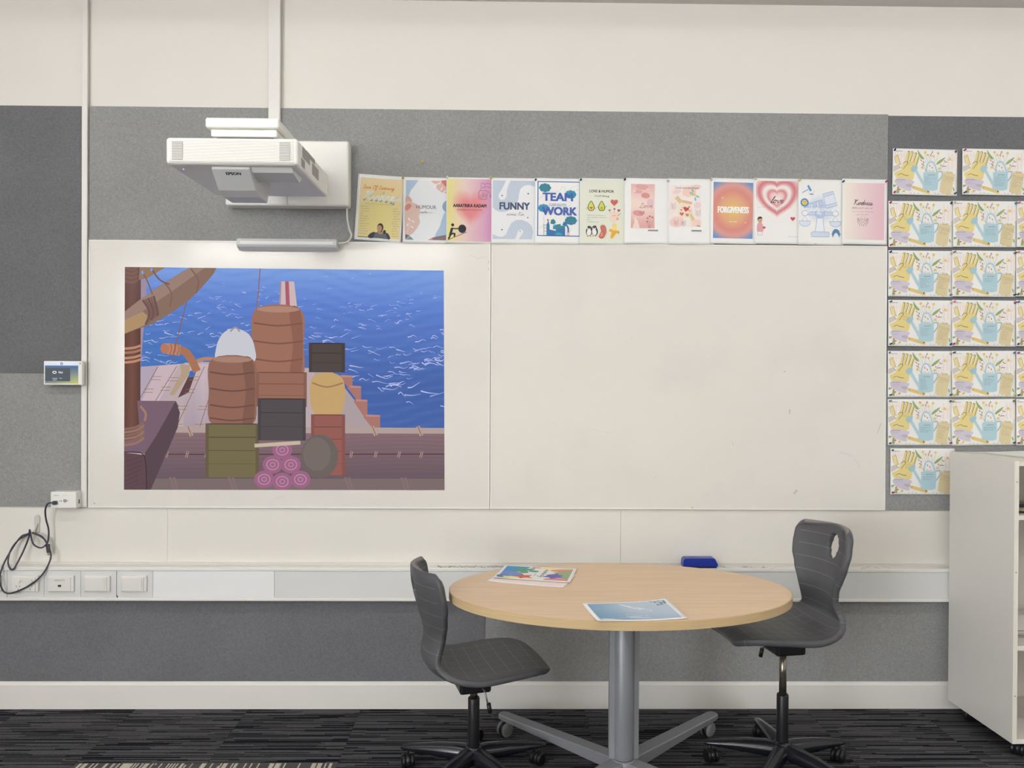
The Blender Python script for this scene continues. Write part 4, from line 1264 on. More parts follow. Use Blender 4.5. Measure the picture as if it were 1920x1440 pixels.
def p_love_humor():
    c = Canvas()
    c.rect(2, 6, 206, 292, (223, 225, 208))
    k = (66, 64, 60)
    c.text('LOVE & HUMOR', 100, 64, 11.5, k, fat=.04, width=110)
    c.script('Mia', 66, 84, 7.5, k, w=.8, width=30); c.text('Wong', 116, 84, 8, k, width=34, shear=.15)
    for (x, y, n_) in ((52, 126, 0), (100, 126, 1)):
        c.blob([(x, y - 24), (x + 12, y - 8), (x + 16, y + 8), (x + 10, y + 20), (x, y + 22), (x - 10, y + 20), (x - 16, y + 8), (x - 12, y - 8)], (94, 112, 48))
        c.blob([(x, y - 20), (x + 9, y - 6), (x + 12, y + 8), (x + 7, y + 17), (x, y + 18), (x - 7, y + 17), (x - 12, y + 8), (x - 9, y - 6)], (206, 214, 92))
        if n_: c.ell(x, y + 8, 7, 7.5, (170, 176, 60))
        else: c.heart(x, y + 8, 7, (212, 74, 84))
        c.stroke([(x - 15, y + 6), (x - 23, y + (4 if n_ else 14))], 1.2, k, sm=0); c.stroke([(x + 15, y + 6), (x + 23, y + (-2 if n_ else 14))], 1.2, k, sm=0)
        c.stroke([(x - 5, y - 8), (x - 2, y - 7)], 1.2, k, sm=0); c.stroke([(x + 2, y - 7), (x + 5, y - 8)], 1.2, k, sm=0)
    c.heart(157, 108, 17, (208, 92, 88))
    c.blob([(156, 152), (170, 160), (178, 176), (170, 192), (156, 196), (142, 190), (138, 174), (144, 158)], (238, 206, 186)); c.ell(172, 182, 5, 6, (224, 160, 130)); c.stroke([(148, 170), (153, 168), (160, 168), (164, 166)], 1.2, (140, 96, 84))
    for (x, y, r_) in ((136, 144, 5), (158, 138, 5), (178, 144, 7)): c.heart(x, y, r_, (190, 66, 84)); c.stroke([(x, y + 5), (x + (154 - x) * .4, 156)], .9, (120, 90, 84), sm=0)
    c.stroke([(172, 168), (186, 158)], 2, (86, 84, 88), sm=0)
    for (y, w_) in ((170, 80), (180, 88), (190, 12), (200, 52)): c.scrib(34, y, w_, 5, (92, 92, 84), rs, lw=.9)
    for (x, y, r_) in ((44, 240, .12), (68, 238, -.2)):
        c.ell(x, y, 15, 22, (60, 60, 68), r_); c.ell(x - 1, y + 5, 10, 15, (236, 236, 234), r_); c.ell(x - 2, y - 12, 8, 7, (236, 236, 234), r_); c.ell(x, y - 18, 9, 6, (60, 60, 68), r_); c.ell(x - 3, y - 11, 3, 2, (226, 120, 90))
        c.ell(x - 7, y + 23, 4, 2, (214, 140, 80)); c.ell(x + 6, y + 23, 4, 2, (214, 140, 80))
    c.stroke([(106, 222), (110, 240), (100, 262)], 25, (196, 104, 92)); c.ell(106, 222, 12.5, 12, (196, 104, 92)); c.ell(99.5, 263, 12.5, 10, (196, 104, 92)); c.stroke([(104, 246), (98, 252), (104, 256), (96, 262)], 2.6, (226, 190, 80))
    c.stroke([(158, 214), (157, 240), (148, 262)], 20, (238, 212, 118)); c.ell(158, 214, 10, 10, (238, 212, 118))
    c.blob([(158, 236), (140, 228), (134, 238), (146, 246), (140, 268), (150, 270), (166, 248), (180, 250), (178, 236)], (228, 172, 60)); c.stroke([(146, 262), (158, 246), (164, 236)], 1.4, (160, 112, 40))
    return c
def p_pink_love():
    c = Canvas()
    c.grid(30, 26, 138, 226, 8, 14, lambda u, v: mix(mix((226, 178, 172), (240, 218, 210), 1 - abs(v - .45) * 2.2), (216, 156, 152), max(0, v - .72) * 2.4))
    for (x, y, rx, ry, cl) in ((80, 40, 30, 12, (218, 160, 154)), (96, 78, 20, 13, (212, 142, 136)), (64, 158, 26, 13, (214, 152, 146)), (60, 60, 22, 9, (220, 166, 158)), (118, 110, 16, 18, (226, 190, 200)), (46, 112, 14, 16, (238, 214, 196))): c.ell(x, y, rx, ry, cl, .1)
    c.heart(45, 58, 8, (240, 206, 198)); c.heart(106, 50, 7, (238, 200, 192)); c.heart(80, 158, 13, (204, 136, 134))
    c.script('Love', 66, 134, 11, (176, 88, 92), w=1.8, width=62)
    c.blob([(40, 226), (44, 206), (52, 200), (64, 202), (68, 226)], (240, 214, 204)); c.ell(54, 196, 9, 9, (240, 214, 204)); c.ell(46, 184, 2.6, 9, (240, 214, 204), -.5); c.ell(52, 182, 2.6, 9, (240, 214, 204), -.1)
    for (x, y) in ((106, 180), (116, 172), (128, 176), (104, 196)): c.stroke([(114, 226), (x + 2, y + 12), (x, y)], .9, (156, 92, 92)); c.ell(x, y, 5, 4, (196, 116, 112))
    c.rect(108, 232, 154, 239, (132, 126, 124)); c.scrib(110, 238, 42, 4, (222, 220, 218), rs, lw=.8)
    return c
def p_love_kindness():
    c = Canvas()
    c.grid(6, 30, 150, 218, 6, 8, lambda u, v: mix((238, 232, 228), (240, 222, 214), .5 + .5 * math.sin(u * 5 + v * 3)))
    for (x, y, rx, ry, cl) in ((96, 60, 32, 22, (238, 202, 188)), (120, 40, 30, 12, (238, 200, 186)), (40, 60, 20, 10, (232, 206, 206)), (40, 196, 34, 24, (240, 206, 196)), (130, 200, 22, 16, (242, 208, 194)), (134, 120, 16, 14, (238, 208, 208))): c.ell(x, y, rx, ry, cl, -.2)
    c.text('Love and kindness', 86, 46, 9, (70, 60, 62), shear=.25, width=106)
    c.blob([(52, 108), (100, 106), (104, 124), (112, 150), (108, 172), (60, 176), (48, 168), (46, 146)], (238, 222, 196))
    c.stroke([(62, 102), (104, 110)], 12, (226, 180, 140), sm=0); c.ell(62, 102, 6, 6, (226, 180, 140)); c.ell(104, 110, 6, 6, (226, 180, 140))
    c.poly([(28, 88), (44, 76), (66, 100), (52, 116)], (226, 204, 156)); c.stroke([(36, 88), (54, 108)], 1, (120, 92, 60), sm=0); c.stroke([(42, 82), (60, 104)], 1, (120, 92, 60), sm=0)
    c.heart(82, 138, 13, (196, 62, 84), .25); c.heart(62, 160, 10, (206, 106, 100)); c.heart(88, 164, 9, (212, 124, 112)); c.heart(98, 146, 8, (232, 180, 164)); c.heart(60, 142, 4, (196, 62, 84)); c.heart(66, 132, 3, (206, 90, 96)); c.heart(96, 128, 4, (196, 62, 84))
    c.poly([(92, 160), (106, 154), (124, 184), (108, 196)], (230, 210, 164)); c.stroke([(100, 164), (114, 188)], .9, (130, 104, 70), sm=0); c.stroke([(104, 160), (118, 184)], .9, (130, 104, 70), sm=0)
    c.ell(118, 72, 9, 7, (232, 184, 110), -.4)
    for (x, y, r_) in ((106, 66, .5), (112, 54, 1.2), (134, 80, .4), (124, 92, 1.4)): c.ell(x, y, 9, 4.5, (140, 190, 186), r_)
    lf = (148, 132, 132)
    for (x, y, s) in ((24, 140, 1), (136, 170, 1), (36, 212, .8), (70, 216, .8)):
        c.stroke([(x, y), (x - 4 * s, y - 26 * s)], .8, lf, sm=0)
        for k in range(5):
            for sg in (-1, 1): c.stroke([(x - k * .8, y - k * 5 * s), (x + sg * 9 * s, y - 4 - k * 6 * s), (x + sg * 13 * s, y - 9 - k * 6 * s)], .7, lf)
    c.text('Ava', 138, 216, 7, (110, 100, 100), shear=.1)
    c.rect(106, 232, 152, 239, (132, 126, 124)); c.scrib(108, 238, 42, 4, (222, 220, 218), rs, lw=.8)
    return c
def p_forgiveness():
    c = Canvas()
    def g(u, v):
        d = math.hypot((u - .5) * 1.0, (v - .5) * 1.34)
        if d < .28: return mix((226, 196, 104), (222, 164, 124), d / .28)
        if d < .48: return mix((222, 164, 124), (214, 134, 122), (d - .28) / .2)
        if d < .62: return mix((214, 134, 122), (216, 152, 144), (d - .48) / .14)
        return mix((216, 152, 144), (92, 140, 204), (d - .62) / .16)
    c.grid(12, 18, 194, 272, 26, 34, g)
    c.text('FORGIVENESS', 104, 156, 27, (250, 246, 238), fat=.06, width=140)
    c.scrib(86, 199, 36, 6, (247, 228, 204), rs, lw=2.4)
    c.ell(54, 90, 3, 3, (247, 220, 196)); c.ell(160, 200, 2.4, 2.4, (247, 214, 196))
    return c
def p_heart():
    c = Canvas()
    def g(u, v):
        t_ = heart_t((u - .5) * 2.25, (v - .43) * 2.5)
        w_ = (237, 234, 231)
        K = [(0, w_), (.28, (236, 196, 194)), (.42, (212, 128, 134)), (.52, (238, 218, 214)), (.62, w_), (.74, (218, 150, 152)), (.84, (204, 112, 120)), (.97, (228, 176, 176)), (1.1, w_), (9, w_)]
        for (a, b2) in zip(K, K[1:]):
            if t_ <= b2[0]: return mix(a[1], b2[1], (t_ - a[0]) / (b2[0] - a[0]))
        return w_
    c.grid(8, 12, 202, 205, 44, 44, g)
    c.script('love', 74, 112, 15, (60, 50, 54), w=2.6, width=58, slant=.35)
    c.scrib(18, 133, 160, 4.5, (188, 120, 122), rs, lw=.8); c.scrib(62, 144, 80, 4.5, (196, 140, 140), rs, lw=.8)
    c.heart(178, 182, 11, (200, 66, 76))
    # a small figure in a pink shirt holding a heart
    c.blob([(14, 212), (22, 202), (36, 204), (42, 220), (40, 244), (16, 244)], (222, 158, 164)); c.rect(17, 243, 39, 258, (236, 234, 232)); c.stroke([(17, 243), (16, 258), (38, 258), (39, 243)], 1, (120, 110, 108), sm=0)
    c.ell(27, 190, 11, 13, (198, 158, 122)); c.blob([(15, 190), (18, 178), (30, 174), (38, 182), (24, 184)], (54, 42, 42)); c.heart(46, 224, 7, (198, 54, 80))
    c.scrib(156, 266, 42, 5, (110, 106, 106), rs, lw=.8)
    return c
def p_judgement():
    c = Canvas()
    li, fl = (150, 172, 208), (206, 216, 232)
    def g(u, v):
        d = math.hypot((u - .5) * 1.1, v - .48)
        return mix((172, 190, 222), (238, 237, 236), d / .46)
    c.grid(14, 60, 196, 214, 16, 14, g)
    def outl(p, f_=fl, w_=2.2): c.poly(p, f_); c.stroke(p + [p[0]], w_, li, sm=0)
    outl([(30, 114), (112, 92), (118, 118), (24, 130)], (182, 200, 226)); outl([(84, 102), (94, 100), (96, 120), (86, 122)], (216, 224, 236))
    outl([(116, 76), (164, 62), (178, 112), (128, 122)], (224, 230, 240)); outl([(112, 66), (162, 52), (166, 64), (116, 80)]); outl([(124, 118), (176, 104), (182, 116), (130, 130)])
    outl([(30, 148), (172, 148), (172, 162), (30, 162)], (196, 210, 232))
    outl([(88, 172), (114, 172), (122, 240), (78, 240)], (232, 236, 242))
    c.ell(101, 156, 22, 20, (176, 194, 224)); c.ring(101, 156, 22, 20, 2, li); c.ell(101, 156, 10, 9, (206, 216, 232)); c.ring(101, 156, 10, 9, 2, li)
    for x in (31, 172):
        c.ell(x, 154, 14, 12, (238, 238, 240)); c.ring(x, 154, 14, 12, 2.2, li)
        c.stroke([(x - 14, 190), (x, 164), (x + 14, 190)], 1.8, li, sm=0)
        p = [(x - 27, 190), (x + 28, 190), (x + 22, 206), (x + 8, 214), (x - 8, 214), (x - 22, 206)]; outl(p, (216, 224, 236))
    outl([(60, 244), (66, 238), (138, 238), (144, 244), (144, 260), (60, 260)])
    c.script('Judgement', 42, 144, 12.5, (250, 250, 250), w=2.6, width=124)
    c.stroke([(18, 62), (46, 46)], 3, (98, 128, 184), sm=0); c.poly([(40, 30), (48, 26), (62, 50), (54, 56)], (82, 142, 196)); c.rect(52, 66, 70, 70, (112, 122, 180)); c.stroke([(46, 58), (52, 66), (70, 60), (76, 50)], 1, (160, 170, 200))
    c.ell(29, 106, 19, 19, (76, 138, 190)); c.ell(29, 106, 12, 12, (242, 200, 92)); c.ell(25, 103, 1.8, 2.4, (90, 66, 40)); c.ell(33, 103, 1.8, 2.4, (90, 66, 40)); c.stroke([(24, 112), (34, 112)], 1.4, (90, 66, 40), sm=0)
    c.blob([(160, 262), (158, 240), (166, 226), (176, 224), (188, 230), (192, 246), (190, 262), (186, 250), (176, 240), (166, 248)], (74, 124, 170)); c.stroke([(158, 242), (156, 250), (166, 250)], 2, (74, 124, 170)); c.stroke([(192, 242), (196, 250), (186, 250)], 2, (74, 124, 170))
    c.scrib(76, 294, 14, 4, (70, 70, 74), rs, lw=1.4)
    return c
def p_kindness():
    c = Canvas()
    c.grid(8, 18, 196, 276, 10, 2, lambda u, v: mix((238, 230, 216), (226, 186, 196), min(1, u * 1.15)))
    c.script('Kindness', 52, 118, 12, (58, 48, 52), w=2.2, width=88, slant=.2)
    c.text('ANITA', 58, 136, 9, (92, 78, 82), width=26); c.scrib(74, 136, 66, 9, (92, 78, 82), rs, lw=1.6)
    c.scrib(46, 151, 98, 6.5, (80, 66, 70), rs, lw=.9); c.scrib(66, 165, 56, 6.5, (80, 66, 70), rs, lw=.9)
    k = (74, 62, 66)
    for sg in (-1, 1):
        X = lambda a: 96 + sg * a
        c.stroke([(X(4), 214), (X(6), 204), (X(16), 196), (X(22), 184), (X(24), 178), (X(20), 180), (X(14), 192)], 1.4, k)
        c.stroke([(X(14), 214), (X(16), 206), (X(22), 198), (X(25), 184)], 1.4, k)
    c.stroke([(96, 198), (86, 188), (88, 181), (96, 185), (104, 181), (106, 188), (96, 198)], 1.4, k, sm=2)
    for a in (-60, -30, 0, 30, 60):
        q = math.radians(a); c.stroke([(96 + 15 * math.sin(q), 189 - 15 * math.cos(q)), (96 + 20 * math.sin(q), 189 - 20 * math.cos(q))], 1.1, k, sm=0)
    return c
def hang(l, r, t_, cl=.004, cr=.004):
    """left edge, right edge and bottom lift in metres"""
    return lambda u, v: .0006 + l * (1 - u) + r * u + t_ * v + max(0, v - .955) ** 2 * 2.0 * (cl * (1 - u) + cr * u) * 40
PO = [ # centre x, centre z, rotation, painter, label
 (1.2985, 2.2590, .060, p_learning, 'tilted yellow poster with orange script and a figure in grey, leftmost of the row'),
 (1.5090, 2.2505, .006, p_humour, 'pale watercolour poster reading HUMOUR with blue and terracotta shapes'),
 (1.7035, 2.2520, .000, p_boulder, 'yellow to magenta gradient poster with a black figure pushing a boulder'),
 (1.9060, 2.2515, -.002, p_funny, 'white poster with pale blue curves reading FUNNY'),
 (2.1010, 2.2520, .003, p_teamwork, 'blue framed poster reading TEAM WORK'),
 (2.3035, 2.2535, .000, p_love_humor, 'sage green poster with avocados and penguins'),
 (2.5055, 2.2555, .002, p_pink_love, 'white poster with a narrow pink watercolour panel'),
 (2.7035, 2.2555, -.002, p_love_kindness, 'pastel poster with a jar of hearts and a bee'),
 (2.8960, 2.2590, .008, p_forgiveness, 'orange and blue gradient poster reading FORGIVENESS'),
 (3.0935, 2.2605, .000, p_heart, 'white poster with a large glowing pink heart'),
 (3.2935, 2.2575, .004, p_judgement, 'white poster with blue scales and gavel'),
 (3.4935, 2.2610, .006, p_kindness, 'pale pink gradient poster reading Kindness, rightmost of the row'),
]
for i, (x, z, rot, paint, label) in enumerate(PO):
    yb = -.0112 - (.0 if i % 2 else .0)
    sheet('poster', label, 'poster', 210, 297, paint(), (x, yb, z), (0, rot, 0), hang(.0085 if i else .004, .0010, .004, *[(.004, .002), (.001, .004), (.008, .003), (.002, .002), (.002, .006), (.006, .007), (.006, .002), (.003, .004), (.008, .009), (.006, .006), (.003, .006), (.002, .003)][i]), 'value posters above the whiteboards')

# ---------------------------------------------------------------- garden worksheets (A4 landscape)
def garden():
    c = Canvas()
    yl, ol, bl, lv, bg, gn = (226, 208, 138), (104, 84, 50), (172, 204, 214), (204, 196, 210), (216, 200, 156), (146, 166, 98)
    X = lambda p: [((a - 145) * .366, (b2 - 130) * .364) for a, b2 in p]
    S = lambda p, w, col, **k: c.stroke(X(p), w, col, **k)
    pk = (238, 224, 216)
    for a in (165, 200, 240, 280): c.poly(X([(a, 190), (a + 10, 160), (a + 22, 190), (a + 22, 310), (a, 310)]), pk, lift=False)
    for a in (832, 880, 922): c.poly(X([(a, 200), (a + 13, 165), (a + 26, 200), (a + 26, 378), (a, 378)]), pk, lift=False)
    c.poly(X([(160, 205), (330, 205), (330, 230), (160, 230)]), pk); c.poly(X([(822, 235), (945, 235), (945, 258), (822, 258)]), pk)
    # rear glove
    for (a, b2) in (((178, 225), (212, 330)), ((203, 222), (240, 335))): S([a, b2], 9.5, (231, 214, 154), sm=0); c.ell(*X([a])[0], 4.7, 4.7, (231, 214, 154))
    c.poly(X([(152, 355), (215, 330), (250, 372), (165, 420), (152, 415)]), (204, 194, 186))
    S([(165, 225), (188, 320)], 1.1, ol, sm=0); S([(190, 240), (192, 218), (205, 212), (214, 232), (236, 316)], 1.1, ol)
    S([(250, 380), (228, 352), (226, 330), (240, 322), (258, 338)], 1.1, ol)
    # front glove
    for (a, b2, w_) in (((342, 172), (312, 310), 13), ((384, 176), (352, 320), 13), ((430, 190), (396, 330), 13), ((466, 230), (430, 350), 12)):
        S([a, b2], w_, yl, sm=0); c.ell(*X([a])[0], w_ / 2, w_ / 2, yl)
    c.poly(X([(292, 290), (450, 300), (404, 505), (380, 522), (190, 500), (165, 450), (170, 432), (225, 405), (262, 380)]), yl)
    S([(325, 312), (255, 385)], 15, yl, sm=0); c.ell(*X([(322, 314)])[0], 7.4, 7.4, yl)
    for p in ([(326, 300), (330, 290), (353, 176), (345, 162), (330, 166)], [(362, 290), (366, 280), (398, 184), (388, 168), (374, 172)], [(404, 298), (408, 290), (440, 196), (432, 184), (418, 190)], [(440, 330), (472, 232)], [(278, 384), (330, 316), (328, 300), (308, 294), (284, 306), (268, 326)]):
        S(p, 2.1, ol)
    S([(330, 296), (400, 308)], .8, (170, 144, 80), sm=0); S([(210, 466), (238, 450), (266, 446)], 1.9, ol); S([(268, 448), (290, 460), (345, 470)], 2.4, ol)
    # trowel
    c.blob(X([(172, 548), (185, 515), (240, 498), (300, 505), (400, 530), (414, 552), (384, 590), (376, 655), (300, 640), (215, 606)]), lv)
    c.blob(X([(310, 580), (360, 570), (395, 588), (370, 612), (325, 600)]), (186, 176, 190))
    c.poly(X([(380, 596), (420, 596), (598, 645), (616, 662), (604, 690), (576, 684), (400, 630)]), (222, 194, 118)); S([(416, 600), (410, 628)], 1.6, (150, 110, 70), sm=0); c.ell(*X([(592, 662)])[0], 3.2, 3.2, (72, 56, 44))
    # flowers
    st = (150, 148, 122)
    for p in ([(590, 300), (545, 190)], [(610, 300), (600, 230), (582, 205)], [(630, 300), (620, 220), (636, 160)], [(660, 300), (668, 260), (655, 218)], [(670, 310), (705, 230), (712, 180)], [(552, 390), (515, 362)], [(700, 400), (732, 372)], [(560, 300), (530, 230)], [(555, 400), (525, 300), (480, 262)], [(680, 330), (750, 260), (806, 232)], [(745, 385), (770, 330), (800, 285)], [(820, 262), (905, 262)]):
        S(p, .8, st)
    for (a, b2, r_) in ((550, 172, 6), (582, 205, 5.2), (655, 218, 5.2), (712, 180, 6), (515, 362, 5.8), (730, 372, 5.6), (860, 248, 6), (290, 660, 6), (832, 684, 6)): c.ell(*X([(a, b2)])[0], r_, r_, (228, 196, 104), lift=False)
    rd = (176, 102, 88)
    for (a, b2, r_) in ((640, 165, 1.1), (620, 210, .9), (628, 186, 2), (500, 275, .7), (530, 296, 1.3), (512, 320, .1), (525, 334, 1.2), (795, 276, .8), (815, 288, -.3), (748, 330, 1.2), (776, 340, .2), (800, 340, .4), (640, 362, 1.2), (608, 340, .9)): c.ell(*X([(a, b2)])[0], 5, 1.9, rd, r_, 10, lift=False)
    for k in range(16): c.ell(*X([(740 + (k * 37) % 120, 330 + (k * 53) % 95)])[0], 2, .9, (176, 130, 118), k, 8, lift=False)
    c.blob(X([(455, 145), (490, 195), (528, 238), (530, 258), (500, 252), (465, 205)]), gn); c.blob(X([(800, 230), (770, 275), (725, 312), (690, 320), (705, 290), (750, 255)]), gn)
    # watering can
    S([(562, 412), (580, 320), (622, 288), (668, 320), (700, 412)], 6.5, bl); S([(712, 412), (762, 410), (766, 455), (740, 500), (714, 532)], 6.0, (158, 190, 200))
    c.poly(X([(530, 425), (560, 418), (665, 420), (715, 412), (716, 560), (710, 632), (660, 648), (560, 646), (522, 632), (530, 560)]), bl)
    S([(545, 590), (480, 480), (425, 385)], 12, bl); c.poly(X([(368, 380), (398, 346), (452, 330), (456, 372), (440, 408), (400, 424), (374, 404)]), (160, 194, 206))
    for k in range(9): S([(560 + k * 13, 420), (564 + k * 12, 385 + (k * 17) % 22)], 1.2, (128, 168, 164), sm=0)
    # notepad
    c.poly(X([(772, 428), (790, 412), (820, 418), (832, 402), (862, 418), (872, 400), (905, 430), (928, 440), (900, 560), (880, 690), (800, 682), (736, 664), (748, 560)]), bg)
    for k in range(7): S([(822 + k * 11, 428), (826 + k * 11, 402 + (k * 13) % 14)], 1.6, (170, 156, 128), sm=0)
    S([(782, 470), (788, 440), (794, 470)], .9, (110, 100, 80), sm=0)
    # corner leaves
    c.poly(X([(152, 585), (196, 588), (180, 606), (152, 616)]), gn); c.blob(X([(196, 684), (200, 640), (214, 612), (226, 640), (228, 684)]), gn); c.ell(*X([(214, 625)])[0], 4, 7, (190, 130, 92)); c.ell(*X([(236, 642)])[0], 5, 3, rd); c.blob(X([(905, 600), (922, 630), (918, 650), (902, 626)]), gn)
    S([(250, 684), (290, 660)], .9, st, sm=0)
    for (a, b2, r_) in ((372, 682, 1), (418, 682, 1.6), (468, 684, 0), (678, 680, .9), (722, 684, 1.5), (772, 682, -.4)): c.ell(*X([(a, b2)])[0], 3.2, 1.0, (140, 116, 112), r_, 8, lift=False)
    q = random.Random(2)
    tx = lambda x, y, w_, h_, col, rot=0, lw=None: c.scrib(*X([(x, y)])[0], w_, h_, col, q, lw=lw, rot=rot)
    tx(180, 168, 30, 3.2, (96, 86, 84), lw=1.4); tx(590, 458, 29, 4, (78, 92, 104), lw=1.6); tx(188, 528, 40, 4, (108, 98, 116), lw=1.6)
    tx(800, 466, 44, 3, (112, 104, 84), .2, .9); tx(812, 486, 38, 3, (112, 104, 84), .2, .9); tx(772, 490, 56, 2.4, (130, 120, 96), .2, .7)
    return c
GARDEN = garden()
garden_mesh = None
def handwriting(seed):
    c = Canvas(); q = random.Random(seed); c.n = GARDEN.n + 1
    X = lambda a, b2: ((a - 145) * .366, (b2 - 130) * .364)
    ink = q.choice([(96, 112, 128), (110, 120, 140), (70, 84, 110), (120, 128, 136)])
    for k in range(q.randint(3, 8)): c.scrib(*X(548, 488 + k * 18), q.uniform(22, 54), 4.6, ink, q, lw=.9)
    for k in range(q.randint(0, 4)): c.scrib(*X(328, 330 + k * 17), q.uniform(14, 30), 4, (140, 116, 70), q, lw=.8, rot=.12)
    for k in range(q.randint(1, 3)): c.scrib(*X(205, 552 + k * 19), q.uniform(18, 42), 4, (136, 126, 146), q, lw=.8)
    for k in range(q.randint(1, 6)): c.scrib(*X(778 - k * 4, 520 + k * 19), q.uniform(20, 42), 4, (126, 116, 92), q, lw=.8, rot=.15)
    return c
TL = [[(3.620, 2.549), (3.938, 2.552)], [(3.603, 2.313), (3.897, 2.3155), (4.190, 2.3165)], [(3.604, 2.088), (3.895, 2.090), (4.189, 2.092)], [(3.606, 1.863), (3.897, 1.8645), (4.191, 1.866)],
      [(3.606, 1.632), (3.899, 1.6345), (4.194, 1.634)], [(3.608, 1.4125), (3.899, 1.4140), (4.196, 1.4155)], [(3.622, 1.1885)]]
ORD = ['top', 'second', 'third', 'fourth', 'fifth', 'sixth', 'bottom']
COLN = ['left', 'middle', 'right']
ROT = [[.012, .006], [-.006, -.002, .0], [.004, .003, .004], [.003, .006, .0], [-.004, -.008, .0], [-.004, -.014, .0], [.0]]
PINC = {'navy': (46, 46, 92), 'purple': (104, 52, 104), 'magenta': (176, 44, 104), 'teal': (38, 92, 96), 'black': (36, 36, 40), 'blue': (44, 128, 176), 'green': (30, 88, 76), 'pink': (240, 120, 158), 'orange': (244, 132, 92),
        'clear': (206, 202, 190), 'yellow': (222, 200, 70), 'gold': (196, 164, 92), 'red': (176, 48, 60), 'grey': (120, 116, 104), 'white': (232, 230, 222)}
PINS = {}
def pin_mesh(col):
    if col not in PINS:
        m = MB().lathe([(.0042, 0), (.0044, .0012), (.0026, .002), (.0024, .0062), (.0040, .0085), (.0042, .0102), (.0030, .0112)], (0, 0, 0), 'z', 12)
        me = m.mesh('push_pin'); me.materials.append(mat('pin_' + col, PINC[col], rough=.25, spec=.6)); PINS[col] = me
    return PINS[col]
def pin(x, y, z, col, label, sx=.15):
    o = link('push_pin', pin_mesh(col), None, (x, y, z))
    o.rotation_euler = (math.pi / 2 - .25, 0, sx)
    return tag(o, label, 'push pin', 'push pins on the display wall')
PC = {(0, 0): ['navy', 'purple', 'magenta', 'teal'], (0, 1): ['magenta', 'yellow', 'navy', 'magenta'], (1, 0): ['magenta', 'black', 'red', None], (1, 1): ['clear', 'blue', None, None], (1, 2): ['pink', None, None, None],
      (2, 0): ['navy', 'clear', None, 'grey'], (2, 1): ['grey', 'green', None, 'navy'], (2, 2): ['orange', None, 'black', None], (3, 0): ['teal', 'clear', 'navy', 'navy'], (3, 1): ['pink', 'magenta', 'magenta', None], (3, 2): ['blue', None, 'purple', None],
      (4, 0): ['grey', 'clear', 'teal', 'teal'], (4, 1): ['teal', 'blue', 'yellow', 'yellow'], (4, 2): ['magenta', None, 'navy', None], (5, 0): ['grey', 'green', 'green', 'magenta'], (5, 1): ['gold', 'grey', None, 'teal'], (5, 2): ['white', None, 'magenta', None], (6, 0): ['teal', None, 'magenta', None]}
CN = ['top left', 'top right', 'bottom left', 'bottom right']
for r_i, row in enumerate(TL):
    for c_i, (x, z) in enumerate(row):
        single = ' only sheet in the' if r_i == 6 else ''
        name = ('bottom single garden sheet beside the shelf unit' if r_i == 6 else '%s sheet of the %s row of garden sheets' % (COLN[c_i], ORD[r_i])) if r_i else ('%s sheet of the top row of garden sheets' % (['left', 'right'][c_i]))
        lab = 'garden worksheet with glove and watering can, ' + name
        rot = ROT[r_i][c_i]
        pname = 'bottom single garden sheet' if r_i == 6 else '%s garden sheet of %s row' % ((['left', 'right'] if r_i == 0 else COLN)[c_i], ORD[r_i])
        out = hang(.0050 if c_i else .0035, .0010, .0025, .002, .002)
        cv = GARDEN
        cx_, cz_ = x + .1485, z - .105
        o, fn = sheet('garden_worksheet', lab, 'worksheet', 297, 210, cv, (cx_, -.0112, cz_), (0, rot, 0), out, 'garden worksheets on the right pinboard', handwriting(r_i * 7 + c_i))
        for k, pc in enumerate(PC[(r_i, c_i)]):
            if not pc: continue
            px, py = [(8, 9), (288, 10), (9, 201), (287, 200)][k]
            p = fn(px, py)[0]
            wx = cx_ + p[0] * math.cos(rot) + p[2] * math.sin(rot); wz = cz_ + p[2] * math.cos(rot) - p[0] * math.sin(rot)
            pin(wx, -.0112 + p[1] - .0004, wz, pc, '%s push pin, %s corner, %s' % (pc, CN[k], pname), rs.uniform(-.3, .4))
for (x, z, col, lab) in ((1.403, 2.394, 'gold', 'gold push pin between the tilted yellow poster and the HUMOUR poster'), (1.602, 2.397, 'white', 'white push pin right of the HUMOUR poster'), (1.797, 2.397, 'yellow', 'yellow push pin right of the boulder poster'),
                         (1.999, 2.390, 'teal', 'teal push pin between the FUNNY and TEAM WORK posters'), (2.202, 2.392, 'green', 'green push pin right of the TEAM WORK poster'), (2.401, 2.395, 'black', 'small black push pin right of the avocado poster'),
                         (2.595, 2.391, 'clear', 'clear push pin right of the pink panel poster'), (2.792, 2.397, 'clear', 'clear push pin left of the FORGIVENESS poster'), (2.993, 2.403, 'clear', 'clear push pin right of the FORGIVENESS poster'),
                         (3.193, 2.398, 'yellow', 'yellow push pin right of the pink heart poster'), (3.391, 2.395, 'navy', 'navy push pin left of the Kindness poster'), (3.587, 2.397, 'magenta', 'magenta push pin right of the Kindness poster')):
    pin(x, -.0215, z, col, lab)
pin(1.489, -.0106, 2.466, 'yellow', 'lone yellow push pin in the felt above the poster row')

